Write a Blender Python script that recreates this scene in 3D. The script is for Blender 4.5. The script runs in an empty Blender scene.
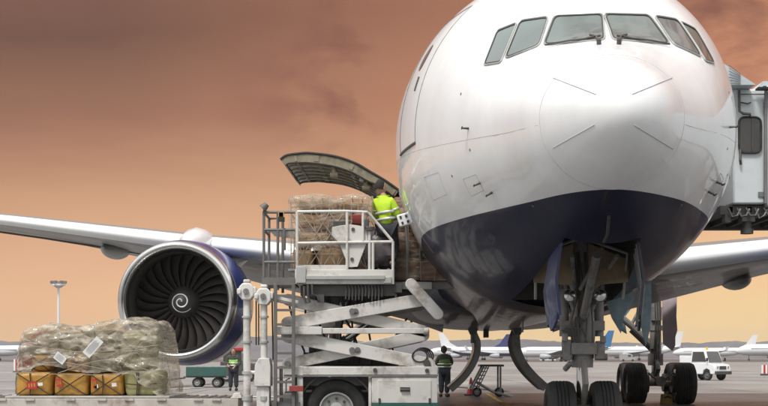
import bpy, bmesh, math, random
from mathutils import Vector, Matrix, noise as mnoise
from mathutils.bvhtree import BVHTree
random.seed(7)
R = math.radians
sc = bpy.context.scene
COL = sc.collection
F, HY, CX, CH = 1320.0, 357.0, 384.0, 1.40          # focal (px of 768), horizon row, centre column, eye height
def W(px, py, d):                                    # where a thing seen at (px,py) stands when it is d metres away
    return Vector(((px-CX)*d/F, d, CH+(HY-py)*d/F))

# ------------------------------------------------------------------ materials
def mat(name, col, rough=.5, metal=0., var=.15, scale=3., bump=0., bscale=20., coat=0., dirt=None, dirt_amt=.5, spec=.5, stretch=None, emit=None, detail=6):
    m = bpy.data.materials.new(name); m.use_nodes = True
    nt = m.node_tree; N = nt.nodes; L = nt.links
    b = N['Principled BSDF']
    b.inputs['Roughness'].default_value = rough; b.inputs['Metallic'].default_value = metal
    b.inputs['Coat Weight'].default_value = coat; b.inputs['Coat Roughness'].default_value = .06
    b.inputs['Specular IOR Level'].default_value = spec
    tc = N.new('ShaderNodeTexCoord'); mp = N.new('ShaderNodeMapping'); L.new(tc.outputs['Object'], mp.inputs['Vector'])
    if stretch: mp.inputs['Scale'].default_value = stretch
    n = N.new('ShaderNodeTexNoise'); n.inputs['Scale'].default_value = scale; n.inputs['Detail'].default_value = detail; n.inputs['Roughness'].default_value = .6
    L.new(mp.outputs[0], n.inputs['Vector'])
    cr = N.new('ShaderNodeValToRGB'); L.new(n.outputs['Fac'], cr.inputs['Fac'])
    cr.color_ramp.elements[0].position = .3; cr.color_ramp.elements[1].position = .7
    cr.color_ramp.elements[0].color = [max(0, c*(1-var)) for c in col]+[1]
    cr.color_ramp.elements[1].color = [min(1, c*(1+var)) for c in col]+[1]
    out = cr.outputs['Color']
    if dirt:
        n2 = N.new('ShaderNodeTexNoise'); n2.inputs['Scale'].default_value = scale*.45+.6; n2.inputs['Detail'].default_value = 9; n2.inputs['Roughness'].default_value = .7
        L.new(mp.outputs[0], n2.inputs['Vector'])
        r2 = N.new('ShaderNodeValToRGB'); r2.color_ramp.elements[0].position = .5; r2.color_ramp.elements[1].position = .68
        r2.color_ramp.elements[0].color = (0,0,0,1); r2.color_ramp.elements[1].color = (dirt_amt,)*3+(1,)
        L.new(n2.outputs['Fac'], r2.inputs['Fac'])
        mx = N.new('ShaderNodeMixRGB'); L.new(r2.outputs['Color'], mx.inputs['Fac']); L.new(out, mx.inputs['Color1']); mx.inputs['Color2'].default_value = list(dirt)+[1]
        out = mx.outputs['Color']
        ma = N.new('ShaderNodeMath'); ma.operation = 'MULTIPLY_ADD'; L.new(r2.outputs['Color'], ma.inputs[0]); ma.inputs[1].default_value = .3; ma.inputs[2].default_value = rough
        L.new(ma.outputs[0], b.inputs['Roughness'])
    L.new(out, b.inputs['Base Color'])
    if bump:
        n3 = N.new('ShaderNodeTexNoise'); n3.inputs['Scale'].default_value = bscale; n3.inputs['Detail'].default_value = 8
        L.new(mp.outputs[0], n3.inputs['Vector'])
        bp = N.new('ShaderNodeBump'); bp.inputs['Strength'].default_value = 1; bp.inputs['Distance'].default_value = bump
        L.new(n3.outputs['Fac'], bp.inputs['Height']); L.new(bp.outputs[0], b.inputs['Normal'])
    if emit:
        b.inputs['Emission Color'].default_value = list(emit[:3])+[1]; b.inputs['Emission Strength'].default_value = emit[3]
    return m

M = {}
M['bellynavy'] = mat('grimy_navy_belly', (.03,.032,.05), .5, 0, .25, 1.5, coat=.15, dirt=(.10,.09,.08), dirt_amt=.6)
M['white'] = mat('white_painted_steel', (.66,.64,.60), .42, 0, .08, 2.5, dirt=(.20,.155,.12), dirt_amt=.85, bump=.001, bscale=40)
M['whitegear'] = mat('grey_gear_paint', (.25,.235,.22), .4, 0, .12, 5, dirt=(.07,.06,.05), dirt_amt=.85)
M['lightgrey'] = mat('light_grey_metal', (.45,.45,.43), .4, .2, .08, 3, dirt=(.14,.12,.10), dirt_amt=.5)
M['grey'] = mat('mid_grey_metal', (.22,.22,.22), .45, .3, .12, 3, dirt=(.09,.08,.07))
M['darkgrey'] = mat('dark_grey_metal', (.085,.083,.08), .5, .3, .2, 5, dirt=(.12,.10,.08))
M['ladder'] = mat('grey_painted_steel', (.15,.145,.138), .5, .1, .15, 4, dirt=(.10,.08,.06), dirt_amt=.7)
M['black'] = mat('black_rubber', (.022,.021,.02), .7, 0, .3, 6, dirt=(.10,.085,.07), dirt_amt=.4, bump=.002, bscale=60)
M['chrome'] = mat('bare_polished_metal', (.72,.72,.71), .2, 1, .06, 2, dirt=(.4,.38,.36), dirt_amt=.4)
M['piston'] = mat('chromed_piston', (.7,.7,.7), .12, 1, .03, 4)
M['fan'] = mat('titanium_fan_blade', (.10,.09,.085), .42, .6, .2, 4)
M['inlet'] = mat('inlet_liner', (.09,.085,.08), .5, .3, .1, 6)
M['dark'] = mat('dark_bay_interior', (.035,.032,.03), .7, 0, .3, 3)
M['beige'] = mat('beige_primer_panel', (.22,.16,.09), .5, 0, .15, 4, dirt=(.06,.045,.03))
M['doorblue'] = mat('streaked_blue_door', (.012,.026,.10), .38, 0, .2, 2.2, coat=.3, dirt=(.16,.22,.32), dirt_amt=.4, stretch=(1,1,.35), detail=9)
M['olive'] = mat('greenish_primer', (.25,.225,.155), .45, .2, .2, 5, dirt=(.07,.06,.045), dirt_amt=.9)
M['navy'] = mat('navy_gloss_paint', (.022,.04,.19), .3, 0, .12, 1.5, coat=.4)
M['purple'] = mat('dull_maroon_grey_door', (.52,.42,.45), .4, 0, .12, 3)
M['teal'] = mat('blue_grey_panel', (.16,.23,.26), .35, 0, .25, 5, dirt=(.05,.06,.06))
M['red'] = mat('red_plastic', (.45,.03,.025), .4, 0, .1, 3)
M['redbox'] = mat('faded_red_carton', (.28,.045,.035), .6, 0, .2, 3)
M['amber'] = mat('yellow_plastic', (.75,.42,.03), .35, 0, .08, 3)
M['yellow'] = mat('worn_yellow_paint', (.42,.26,.04), .5, 0, .15, 5, dirt=(.1,.07,.03))
M['green'] = mat('dark_green_cart_paint', (.03,.10,.085), .5, 0, .15, 3, dirt=(.1,.1,.08))
M['hiviz'] = mat('fluorescent_yellow_jacket', (.50,.74,.03), .75, 0, .12, 8, bump=.006, bscale=18)
M['hivizg'] = mat('fluorescent_green_vest', (.30,.58,.10), .75, 0, .12, 8, bump=.006, bscale=18)
M['reflect'] = mat('silver_reflective_tape', (.62,.62,.6), .35, .4, .05, 10)
M['cloth'] = mat('dark_work_cloth', (.035,.037,.045), .9, 0, .2, 8, bump=.008, bscale=16)
M['cloth2'] = mat('charcoal_green_jacket', (.055,.06,.05), .9, 0, .2, 8, bump=.008, bscale=16)
M['vestdull'] = mat('dull_green_vest', (.13,.19,.06), .85, 0, .2, 8, bump=.006, bscale=16)
M['skin'] = mat('skin', (.42,.24,.16), .55, 0, .06, 10)
M['hair'] = mat('dark_hair', (.02,.015,.012), .8, 0, .3, 20, bump=.004, bscale=60)
M['eye'] = mat('eye_dark', (.03,.02,.02), .3)
M['carton'] = mat('kraft_carton', (.30,.155,.06), .75, 0, .14, 2.5, dirt=(.22,.12,.06), dirt_amt=.6, bump=.003, bscale=12)
M['carton2'] = mat('pale_kraft_carton', (.44,.28,.15), .7, 0, .14, 2.5, dirt=(.3,.2,.12), dirt_amt=.6, bump=.003, bscale=12)
M['carton3'] = mat('brown_sheeted_carton', (.27,.135,.08), .5, 0, .25, 2.5, dirt=(.27,.17,.12), dirt_amt=.7, bump=.01, bscale=5)
M['sack'] = mat('ochre_sack', (.50,.26,.045), .45, 0, .22, 3, dirt=(.20,.11,.025), dirt_amt=.7, bump=.014, bscale=6)
M['sackg'] = mat('olive_sack', (.30,.28,.12), .45, 0, .2, 3, dirt=(.13,.12,.05), dirt_amt=.7, bump=.014, bscale=6)
M['sackgrey'] = mat('grey_green_sack', (.24,.20,.12), .55, 0, .25, 4, dirt=(.10,.09,.06), dirt_amt=.7, bump=.014, bscale=6)
M['strap'] = mat('dark_strap', (.06,.035,.02), .7)
M['net'] = mat('pale_net_cord', (.33,.28,.22), .7)
M['paper'] = mat('white_paper', (.74,.73,.70), .7, 0, .04, 6)
M['print'] = mat('grey_print', (.25,.25,.27), .7)
M['tarp'] = mat('grey_plastic_tarp', (.11,.095,.10), .35, 0, .3, 3, bump=.03, bscale=4)
M['planewhite'] = mat('airliner_white', (.82,.82,.82), .3, 0, .03, .2, coat=.5)
M['planegrey'] = mat('airliner_grey', (.42,.43,.45), .4, 0, .05, .3)
M['tailblue'] = mat('tail_blue', (.04,.16,.34), .35, 0, .1, .2)
M['tailnavy'] = mat('tail_navy', (.03,.04,.15), .35, 0, .1, .2)
M['tailred'] = mat('tail_red', (.5,.05,.04), .4, 0, .1, .2)
M['bridge'] = mat('jet_bridge_panel', (.62,.65,.66), .45, 0, .05, 1.2, dirt=(.45,.46,.45), dirt_amt=.5)
M['bridge2'] = mat('jet_bridge_canopy', (.48,.53,.55), .6, 0, .08, 2, bump=.01, bscale=6)
M['rust'] = mat('worn_deck_steel', (.50,.46,.41), .5, .1, .15, 3, dirt=(.20,.09,.04), dirt_amt=.9)
M['hill'] = mat('distant_woods', (.13,.125,.135), .9, 0, .35, .02)
M['concrete2'] = mat('precast_concrete', (.36,.34,.31), .8, 0, .12, 1.2)

def glass_mat(name, col, rough=.06, spec=.8, ior=1.75):
    m = mat(name, col, rough, 0, .35, 1.3, coat=1, spec=spec); m.node_tree.nodes['Principled BSDF'].inputs['IOR'].default_value = ior; return m
M['glass'] = None
M['glass'] = glass_mat('cockpit_glass', (.07,.10,.085))
M['glassd'] = glass_mat('dark_window_glass', (.05,.045,.04), .1, .5, 1.5)

def hull_mat():
    m = bpy.data.materials.new('aircraft_hull_paint'); m.use_nodes = True
    nt = m.node_tree; N = nt.nodes; L = nt.links; b = N['Principled BSDF']
    tc = N.new('ShaderNodeTexCoord'); sp = N.new('ShaderNodeSeparateXYZ'); L.new(tc.outputs['Object'], sp.inputs[0])
    lt = N.new('ShaderNodeMath'); lt.operation = 'LESS_THAN'; L.new(sp.outputs['Z'], lt.inputs[0]); lt.inputs[1].default_value = 3.26
    # weathered white: long rain streaks down the sides plus soft blotches
    mp = N.new('ShaderNodeMapping'); mp.inputs['Scale'].default_value = (1.2,1.2,.5); L.new(tc.outputs['Object'], mp.inputs['Vector'])
    n1 = N.new('ShaderNodeTexNoise'); n1.inputs['Scale'].default_value = 2.; n1.inputs['Detail'].default_value = 9; n1.inputs['Roughness'].default_value = .65; L.new(mp.outputs[0], n1.inputs['Vector'])
    r1 = N.new('ShaderNodeValToRGB'); L.new(n1.outputs['Fac'], r1.inputs['Fac'])
    r1.color_ramp.elements[0].position = .32; r1.color_ramp.elements[0].color = (.83,.825,.815,1)
    r1.color_ramp.elements[1].position = .62; r1.color_ramp.elements[1].color = (.89,.89,.885,1)
    n2 = N.new('ShaderNodeTexNoise'); n2.inputs['Scale'].default_value = 1.1; n2.inputs['Detail'].default_value = 7; L.new(tc.outputs['Object'], n2.inputs['Vector'])
    r2 = N.new('ShaderNodeValToRGB'); L.new(n2.outputs['Fac'], r2.inputs['Fac'])
    r2.color_ramp.elements[0].color = (.004,.006,.030,1); r2.color_ramp.elements[1].color = (.007,.009,.040,1)
    mx = N.new('ShaderNodeMixRGB'); L.new(lt.outputs[0], mx.inputs['Fac']); L.new(r1.outputs['Color'], mx.inputs['Color1']); L.new(r2.outputs['Color'], mx.inputs['Color2'])
    L.new(mx.outputs['Color'], b.inputs['Base Color'])
    cw = N.new('ShaderNodeMapRange'); L.new(lt.outputs[0], cw.inputs['Value']); cw.inputs['To Min'].default_value = .6; cw.inputs['To Max'].default_value = .22; L.new(cw.outputs[0], b.inputs['Coat Weight'])
    sw = N.new('ShaderNodeMapRange'); L.new(lt.outputs[0], sw.inputs['Value']); sw.inputs['To Min'].default_value = .5; sw.inputs['To Max'].default_value = .22; L.new(sw.outputs[0], b.inputs['Specular IOR Level'])
    b.inputs['Roughness'].default_value = .30; b.inputs['Coat Roughness'].default_value = .05
    n3 = N.new('ShaderNodeTexNoise'); n3.inputs['Scale'].default_value = 1.6; n3.inputs['Detail'].default_value = 3; L.new(tc.outputs['Object'], n3.inputs['Vector'])
    bp = N.new('ShaderNodeBump'); bp.inputs['Distance'].default_value = .007; bp.inputs['Strength'].default_value = 1
    L.new(n3.outputs['Fac'], bp.inputs['Height']); L.new(bp.outputs[0], b.inputs['Normal']); L.new(bp.outputs[0], b.inputs['Coat Normal'])
    return m
M['hull'] = hull_mat()

def wing_mat():
    m = mat('wing_grey_paint', (.24,.235,.225), .45, .0, .07, 1.2, stretch=(.4,2,1), dirt=(.13,.12,.11), dirt_amt=.5, coat=.15); return m
M['wing'] = wing_mat()
M['slat'] = mat('polished_leading_edge', (.84,.84,.83), .35, .1, .04, 1)

def plastic_mat(lo=.12, hi=.80, name='clear_plastic_wrap', col=(.62,.60,.55,1)):
    m = bpy.data.materials.new(name); m.use_nodes = True
    nt = m.node_tree; N = nt.nodes; L = nt.links; b = N['Principled BSDF']
    tc = N.new('ShaderNodeTexCoord')
    mp = N.new('ShaderNodeMapping'); mp.inputs['Scale'].default_value = (1,1,2.6); mp.inputs['Rotation'].default_value = (0,.35,0); L.new(tc.outputs['Object'], mp.inputs['Vector'])
    n = N.new('ShaderNodeTexNoise'); n.inputs['Scale'].default_value = 3.2; n.inputs['Detail'].default_value = 8; n.inputs['Roughness'].default_value = .62; n.inputs['Distortion'].default_value = 1.2; L.new(mp.outputs[0], n.inputs['Vector'])
    r = N.new('ShaderNodeValToRGB'); L.new(n.outputs['Fac'], r.inputs['Fac']); r.color_ramp.elements[0].position = .36; r.color_ramp.elements[1].position = .68
    r.color_ramp.elements[0].color = (lo,lo,lo,1); r.color_ramp.elements[1].color = (hi,hi,hi,1)
    b.inputs['Base Color'].default_value = col; b.inputs['Roughness'].default_value = .22; b.inputs['Coat Weight'].default_value = .6
    bp = N.new('ShaderNodeBump'); bp.inputs['Distance'].default_value = .05; L.new(n.outputs['Fac'], bp.inputs['Height']); L.new(bp.outputs[0], b.inputs['Normal'])
    t = N.new('ShaderNodeBsdfTransparent'); t.inputs['Color'].default_value = (.96,.95,.93,1)
    ms = N.new('ShaderNodeMixShader'); L.new(r.outputs['Color'], ms.inputs['Fac']); L.new(t.outputs[0], ms.inputs[1]); L.new(b.outputs[0], ms.inputs[2])
    L.new(ms.outputs[0], N['Material Output'].inputs['Surface']); return m
M['plastic'] = plastic_mat(.12,.80,'clear_plastic_wrap',(.60,.535,.43,1))
M['film'] = plastic_mat(.02,.62,'thin_plastic_film',(.55,.46,.36,1))

def ground_mat():
    m = bpy.data.materials.new('apron_concrete'); m.use_nodes = True
    nt = m.node_tree; N = nt.nodes; L = nt.links; b = N['Principled BSDF']
    tc = N.new('ShaderNodeTexCoord')
    n = N.new('ShaderNodeTexNoise'); n.inputs['Scale'].default_value = .11; n.inputs['Detail'].default_value = 12; n.inputs['Roughness'].default_value = .62; L.new(tc.outputs['Object'], n.inputs['Vector'])
    r = N.new('ShaderNodeValToRGB'); L.new(n.outputs['Fac'], r.inputs['Fac'])
    r.color_ramp.elements[0].position = .33; r.color_ramp.elements[0].color = (.185,.182,.176,1)
    r.color_ramp.elements[1].position = .66; r.color_ramp.elements[1].color = (.37,.365,.355,1)
    # oil and tyre stains
    n2 = N.new('ShaderNodeTexNoise'); n2.inputs['Scale'].default_value = .35; n2.inputs['Detail'].default_value = 8; n2.inputs['Roughness'].default_value = .7; L.new(tc.outputs['Object'], n2.inputs['Vector'])
    r2 = N.new('ShaderNodeValToRGB'); L.new(n2.outputs['Fac'], r2.inputs['Fac']); r2.color_ramp.elements[0].position = .56; r2.color_ramp.elements[0].color = (0,0,0,1); r2.color_ramp.elements[1].position = .75; r2.color_ramp.elements[1].color = (.6,.6,.6,1)
    mx = N.new('ShaderNodeMixRGB'); L.new(r2.outputs['Color'], mx.inputs['Fac']); L.new(r.outputs['Color'], mx.inputs['Color1']); mx.inputs['Color2'].default_value = (.09,.08,.07,1)
    # slab joints every 7.5 m
    br = N.new('ShaderNodeTexBrick'); br.offset = 0; br.inputs['Scale'].default_value = 1; br.inputs['Brick Width'].default_value = 7.5; br.inputs['Row Height'].default_value = 7.5; br.inputs['Mortar Size'].default_value = .05; br.inputs['Mortar Smooth'].default_value = .1
    br.inputs['Color1'].default_value = (1,1,1,1); br.inputs['Color2'].default_value = (.86,.86,.86,1); br.inputs['Mortar'].default_value = (.35,.33,.3,1)
    L.new(tc.outputs['Object'], br.inputs['Vector'])
    mu = N.new('ShaderNodeMixRGB'); mu.blend_type = 'MULTIPLY'; mu.inputs['Fac'].default_value = 1; L.new(mx.outputs['Color'], mu.inputs['Color1']); L.new(br.outputs['Color'], mu.inputs['Color2'])
    L.new(mu.outputs['Color'], b.inputs['Base Color'])
    rr = N.new('ShaderNodeMapRange'); L.new(n2.outputs['Fac'], rr.inputs['Value']); rr.inputs['From Min'].default_value = .35; rr.inputs['From Max'].default_value = .7; rr.inputs['To Min'].default_value = .62; rr.inputs['To Max'].default_value = .35
    L.new(rr.outputs[0], b.inputs['Roughness'])
    n3 = N.new('ShaderNodeTexNoise'); n3.inputs['Scale'].default_value = 9; n3.inputs['Detail'].default_value = 6; L.new(tc.outputs['Object'], n3.inputs['Vector'])
    bp = N.new('ShaderNodeBump'); bp.inputs['Distance'].default_value = .006; L.new(n3.outputs['Fac'], bp.inputs['Height']); L.new(bp.outputs[0], b.inputs['Normal'])
    return m
M['ground'] = ground_mat()
M['shade_sheet'] = mat('dark_shaded_asphalt', (.082,.083,.084), .42, 0, .3, .7, dirt=(.15,.14,.125), dirt_amt=.7, bump=.006, bscale=9)  # apron asphalt with the airliner's shade put into its dark colour
M['tyre'] = mat('rubber_streaked_concrete', (.10,.092,.085), .6, 0, .3, .8, dirt=(.2,.185,.17), dirt_amt=.8)
M['paintw'] = mat('worn_white_road_paint', (.62,.60,.56), .6, 0, .12, 1.5, dirt=(.3,.28,.25), dirt_amt=.8)
M['painty'] = mat('worn_yellow_road_paint', (.55,.38,.06), .6, 0, .12, 1.5, dirt=(.3,.26,.2), dirt_amt=.8)
M['asphalt'] = mat('dark_asphalt', (.085,.075,.07), .5, 0, .25, .5, dirt=(.15,.135,.12), dirt_amt=.5, bump=.01, bscale=8)

# ------------------------------------------------------------------ mesh builder
class MB:
    def __init__(s): s.v=[]; s.f=[]; s.m=[]; s.mi=0
    def use(s, i): s.mi=i; return s
    def add(s, vs, fs):
        o=len(s.v); s.v += [Vector(v) for v in vs]; s.f += [tuple(i+o for i in f) for f in fs]; s.m += [s.mi]*len(fs); return s
    def box(s, c, sz, rot=None):
        x,y,z=[a/2 for a in sz]; c=Vector(c)
        vs=[Vector(p) for p in ((-x,-y,-z),(x,-y,-z),(x,y,-z),(-x,y,-z),(-x,-y,z),(x,-y,z),(x,y,z),(-x,y,z))]
        if rot is not None: vs=[rot@v for v in vs]
        return s.add([v+c for v in vs],[(0,3,2,1),(4,5,6,7),(0,1,5,4),(1,2,6,5),(2,3,7,6),(3,0,4,7)])
    def span(s, x0,x1,y0,y1,z0,z1): return s.box(((x0+x1)/2,(y0+y1)/2,(z0+z1)/2),(abs(x1-x0),abs(y1-y0),abs(z1-z0)))
    def cyl(s, p0, p1, r0, r1=None, n=16, cap=True):
        if r1 is None: r1=r0
        p0=Vector(p0); p1=Vector(p1); d=(p1-p0).normalized()
        a=d.orthogonal().normalized(); b=d.cross(a)
        vs=[]
        for p,r in ((p0,r0),(p1,r1)):
            for k in range(n):
                t=2*math.pi*k/n; vs.append(p+a*(r*math.cos(t))+b*(r*math.sin(t)))
        fs=[(k,(k+1)%n,n+(k+1)%n,n+k) for k in range(n)]
        if cap: fs += [tuple(reversed(range(n))), tuple(range(n,2*n))]
        return s.add(vs,fs)
    def tube(s, path, r, n=8, closed=False):
        P=[Vector(p) for p in path]; m=len(P); vs=[]; prev=None
        for i,p in enumerate(P):
            if closed: d=(P[(i+1)%m]-P[i-1])
            else: d=(P[min(i+1,m-1)]-P[max(i-1,0)])
            d=d.normalized() if d.length>1e-9 else Vector((0,0,1))
            a=(prev-d*prev.dot(d)) if prev is not None else d.orthogonal()
            a=a.normalized() if a.length>1e-6 else d.orthogonal().normalized()
            prev=a; b=d.cross(a); rr=r[i] if isinstance(r,(list,tuple)) else r
            vs += [p+a*(rr*math.cos(2*math.pi*k/n))+b*(rr*math.sin(2*math.pi*k/n)) for k in range(n)]
        fs=[]
        for i in range(m if closed else m-1):
            j=(i+1)%m
            fs += [(i*n+k,i*n+(k+1)%n,j*n+(k+1)%n,j*n+k) for k in range(n)]
        if not closed: fs += [tuple(reversed(range(n))), tuple(range((m-1)*n,m*n))]
        return s.add(vs,fs)
    RS=1.0
    def lathe(s, prof, o, ax, n=48, arc=None):       # prof: (distance along axis, radius)
        o=Vector(o); ax=Vector(ax).normalized(); a=ax.orthogonal().normalized(); b=ax.cross(a); vs=[]
        for t,r in prof: r*=MB.RS; vs += [o+ax*t+a*(r*math.cos(2*math.pi*k/n))+b*(r*math.sin(2*math.pi*k/n)) for k in range(n)]
        fs=[]
        for i in range(len(prof)-1): fs += [(i*n+k,i*n+(k+1)%n,(i+1)*n+(k+1)%n,(i+1)*n+k) for k in range(n)]
        return s.add(vs,fs)
    def loft(s, rings, cap=True, closed=True):
        n=len(rings[0]); vs=[v for r in rings for v in r]; fs=[]
        for i in range(len(rings)-1):
            for k in range(n if closed else n-1): fs.append((i*n+k,i*n+(k+1)%n,(i+1)*n+(k+1)%n,(i+1)*n+k))
        if cap: fs += [tuple(reversed(range(n))), tuple(range((len(rings)-1)*n,len(rings)*n))]
        return s.add(vs,fs)
    def prism(s, poly, y0, y1):                       # (x,z) outline, given thickness along y
        n=len(poly); vs=[Vector((x,y0,z)) for x,z in poly]+[Vector((x,y1,z)) for x,z in poly]
        fs=[tuple(range(n)),tuple(reversed(range(n,2*n)))]+[(k,n+k,n+(k+1)%n,(k+1)%n) for k in range(n)]
        return s.add(vs,fs)
    def bar(s, p, q, w, y0, y1, n=8):                 # round-ended plate from p to q in the xz plane
        p=Vector((p[0],p[1])); q=Vector((q[0],q[1])); a=math.atan2(q.y-p.y,q.x-p.x); poly=[]
        for k in range(n+1): t=a-math.pi/2+math.pi*k/n; poly.append((q.x+w/2*math.cos(t),q.y+w/2*math.sin(t)))
        for k in range(n+1): t=a+math.pi/2+math.pi*k/n; poly.append((p.x+w/2*math.cos(t),p.y+w/2*math.sin(t)))
        return s.prism(poly,y0,y1)
    def build(s, name, mats, parent=None, bevel=0, sharp=35, org=None, smooth=True):
        if not isinstance(mats,(list,tuple)): mats=[mats]
        me=bpy.data.meshes.new(name); o3=Vector(org) if org is not None else (ORG.get(parent.name,Vector()) if parent else Vector())
        me.from_pydata([v-o3 for v in s.v],[],s.f)
        for x in mats: me.materials.append(x)
        me.polygons.foreach_set('material_index', s.m)
        me.update()
        bm=bmesh.new(); bm.from_mesh(me); bmesh.ops.recalc_face_normals(bm,faces=bm.faces); bm.to_mesh(me); bm.free()
        if smooth:
            me.polygons.foreach_set('use_smooth',[True]*len(me.polygons)); me.set_sharp_from_angle(angle=R(sharp))
        o=bpy.data.objects.new(name, me); COL.objects.link(o)
        if parent: o.parent=parent
        ORG[o.name]=o3.copy()
        if org is not None and not parent: o.location=o3
        if bevel:
            b=o.modifiers.new('bevel','BEVEL'); b.width=bevel; b.segments=2; b.limit_method='ANGLE'; b.angle_limit=R(40); b.harden_normals=False
        return o
ORG={}
def root(name, label, cat, loc, group=None, rz=0, local=False):
    o=bpy.data.objects.new(name,None); COL.objects.link(o); o.location=loc; o.rotation_euler=(0,0,rz); o.empty_display_size=.2
    ORG[o.name]=Vector() if local else Vector(loc)
    return tag(o,label,cat,group)
def tag(o,label=None,cat=None,group=None,kind=None):
    if label: o['label']=label
    if cat: o['category']=cat
    if group: o['group']=group
    if kind: o['kind']=kind
    return o
def copy_tree(o, parent=None):
    c=o.copy(); COL.objects.link(c)
    if parent: c.parent=parent
    for ch in list(o.children): copy_tree(ch,c)
    return c
def interp(tab, s):                                   # monotone cubic through a table
    n=len(tab)
    if s<=tab[0][0]: return tab[0][1]
    if s>=tab[-1][0]: return tab[-1][1]
    dl=[(tab[i+1][1]-tab[i][1])/(tab[i+1][0]-tab[i][0]) for i in range(n-1)]
    def slope(i):
        if i==0: return dl[0]*1.3
        if i==n-1: return dl[-1]
        return 0 if dl[i-1]*dl[i]<=0 else 2*dl[i-1]*dl[i]/(dl[i-1]+dl[i])
    for i in range(n-1):
        if s<=tab[i+1][0]:
            h=tab[i+1][0]-tab[i][0]; t=(s-tab[i][0])/h; a,b=tab[i][1],tab[i+1][1]; ma,mb=slope(i)*h,slope(i+1)*h
            return (2*t**3-3*t**2+1)*a+(t**3-2*t**2+t)*ma+(-2*t**3+3*t**2)*b+(t**3-t**2)*mb

# ------------------------------------------------------------------ sky, sun, camera
SUN_EL, SUN_AZ = 58, 205      # azimuth: degrees clockwise from +Y; the sun stands behind and left of the viewer
w=bpy.data.worlds.new('World'); sc.world=w; w.use_nodes=True
N=w.node_tree.nodes; L=w.node_tree.links; bg=N['Background']; bg.inputs['Strength'].default_value=.1
sky=N.new('ShaderNodeTexSky'); sky.sky_type='NISHITA'; sky.sun_disc=False; sky.sun_elevation=R(SUN_EL); sky.sun_rotation=R(SUN_AZ); sky.dust_density=3
tc=N.new('ShaderNodeTexCoord'); sp=N.new('ShaderNodeSeparateXYZ'); L.new(tc.outputs['Generated'],sp.inputs[0])
def math_(op,a,b=None,c=None,clamp=False):
    m=N.new('ShaderNodeMath'); m.operation=op; m.use_clamp=clamp
    for i,x in enumerate((a,b,c)):
        if x is None: continue
        if isinstance(x,(int,float)): m.inputs[i].default_value=x
        else: L.new(x,m.inputs[i])
    return m.outputs[0]
mp=N.new('ShaderNodeMapping'); mp.inputs['Scale'].default_value=(1.6,1.6,7.0); L.new(tc.outputs['Generated'],mp.inputs['Vector'])
n1=N.new('ShaderNodeTexNoise'); n1.inputs['Scale'].default_value=2.1; n1.inputs['Detail'].default_value=9; n1.inputs['Roughness'].default_value=.55; n1.inputs['Distortion'].default_value=.5; L.new(mp.outputs[0],n1.inputs['Vector'])
zz=math_('ADD',sp.outputs['Z'],math_('MULTIPLY',math_('SUBTRACT',n1.outputs['Fac'],.5),.05))
zz=math_('SUBTRACT',zz,math_('MULTIPLY',sp.outputs['X'],.11))
cr=N.new('ShaderNodeValToRGB'); L.new(zz,cr.inputs['Fac'])
def srgb(r,g,b):
    f=lambda c:(c/255/12.92) if c/255<=.04045 else ((c/255+.055)/1.055)**2.4
    return (f(r),f(g),f(b),1)
E=cr.color_ramp.elements; E[0].position=0; E[0].color=srgb(255,220,162)
E[1].position=1; E[1].color=(1.2,1.22,1.25,1)
for p,c in ((.03,srgb(251,206,154)),(.085,srgb(234,183,143)),(.135,srgb(213,162,126)),(.19,srgb(168,120,94)),(.255,srgb(119,84,68)),(.33,srgb(140,100,85)),(.46,(.62,.55,.52,1)),(.62,(1.15,1.15,1.15,1))):
    e=E.new(p); e.color=c
# a heap of cloud to the right, drifting across
mp2=N.new('ShaderNodeMapping'); mp2.inputs['Scale'].default_value=(3.6,3.6,7.5); mp2.inputs['Location'].default_value=(.55,0,.36); L.new(tc.outputs['Generated'],mp2.inputs['Vector'])
n2=N.new('ShaderNodeTexNoise'); n2.inputs['Scale'].default_value=2.6; n2.inputs['Detail'].default_value=11; n2.inputs['Roughness'].default_value=.55; n2.inputs['Distortion'].default_value=.35; L.new(mp2.outputs[0],n2.inputs['Vector'])
r2=N.new('ShaderNodeMapRange'); L.new(n2.outputs['Fac'],r2.inputs['Value']); r2.inputs['From Min'].default_value=.44; r2.inputs['From Max'].default_value=.60
msk=N.new('ShaderNodeMapRange'); L.new(sp.outputs['X'],msk.inputs['Value']); msk.inputs['From Min'].default_value=-.13; msk.inputs['From Max'].default_value=-.04
msk2=N.new('ShaderNodeMapRange'); L.new(sp.outputs['Z'],msk2.inputs['Value']); msk2.inputs['From Min'].default_value=.12; msk2.inputs['From Max'].default_value=.19
cf=math_('MULTIPLY',math_('MULTIPLY',r2.outputs[0],msk.outputs[0]),msk2.outputs[0])
glow=N.new('ShaderNodeMapRange'); L.new(sp.outputs['X'],glow.inputs['Value']); glow.inputs['From Min'].default_value=-.2; glow.inputs['From Max'].default_value=.16; glow.inputs['To Max'].default_value=.62
gl=N.new('ShaderNodeMixRGB'); L.new(math_('MULTIPLY',glow.outputs[0],msk2.outputs[0]),gl.inputs['Fac']); L.new(cr.outputs['Color'],gl.inputs['Color1']); gl.inputs['Color2'].default_value=srgb(208,141,106)
cl=N.new('ShaderNodeMixRGB'); L.new(cf,cl.inputs['Fac']); L.new(gl.outputs['Color'],cl.inputs['Color1']); cl.inputs['Color2'].default_value=srgb(143,95,77)
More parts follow.
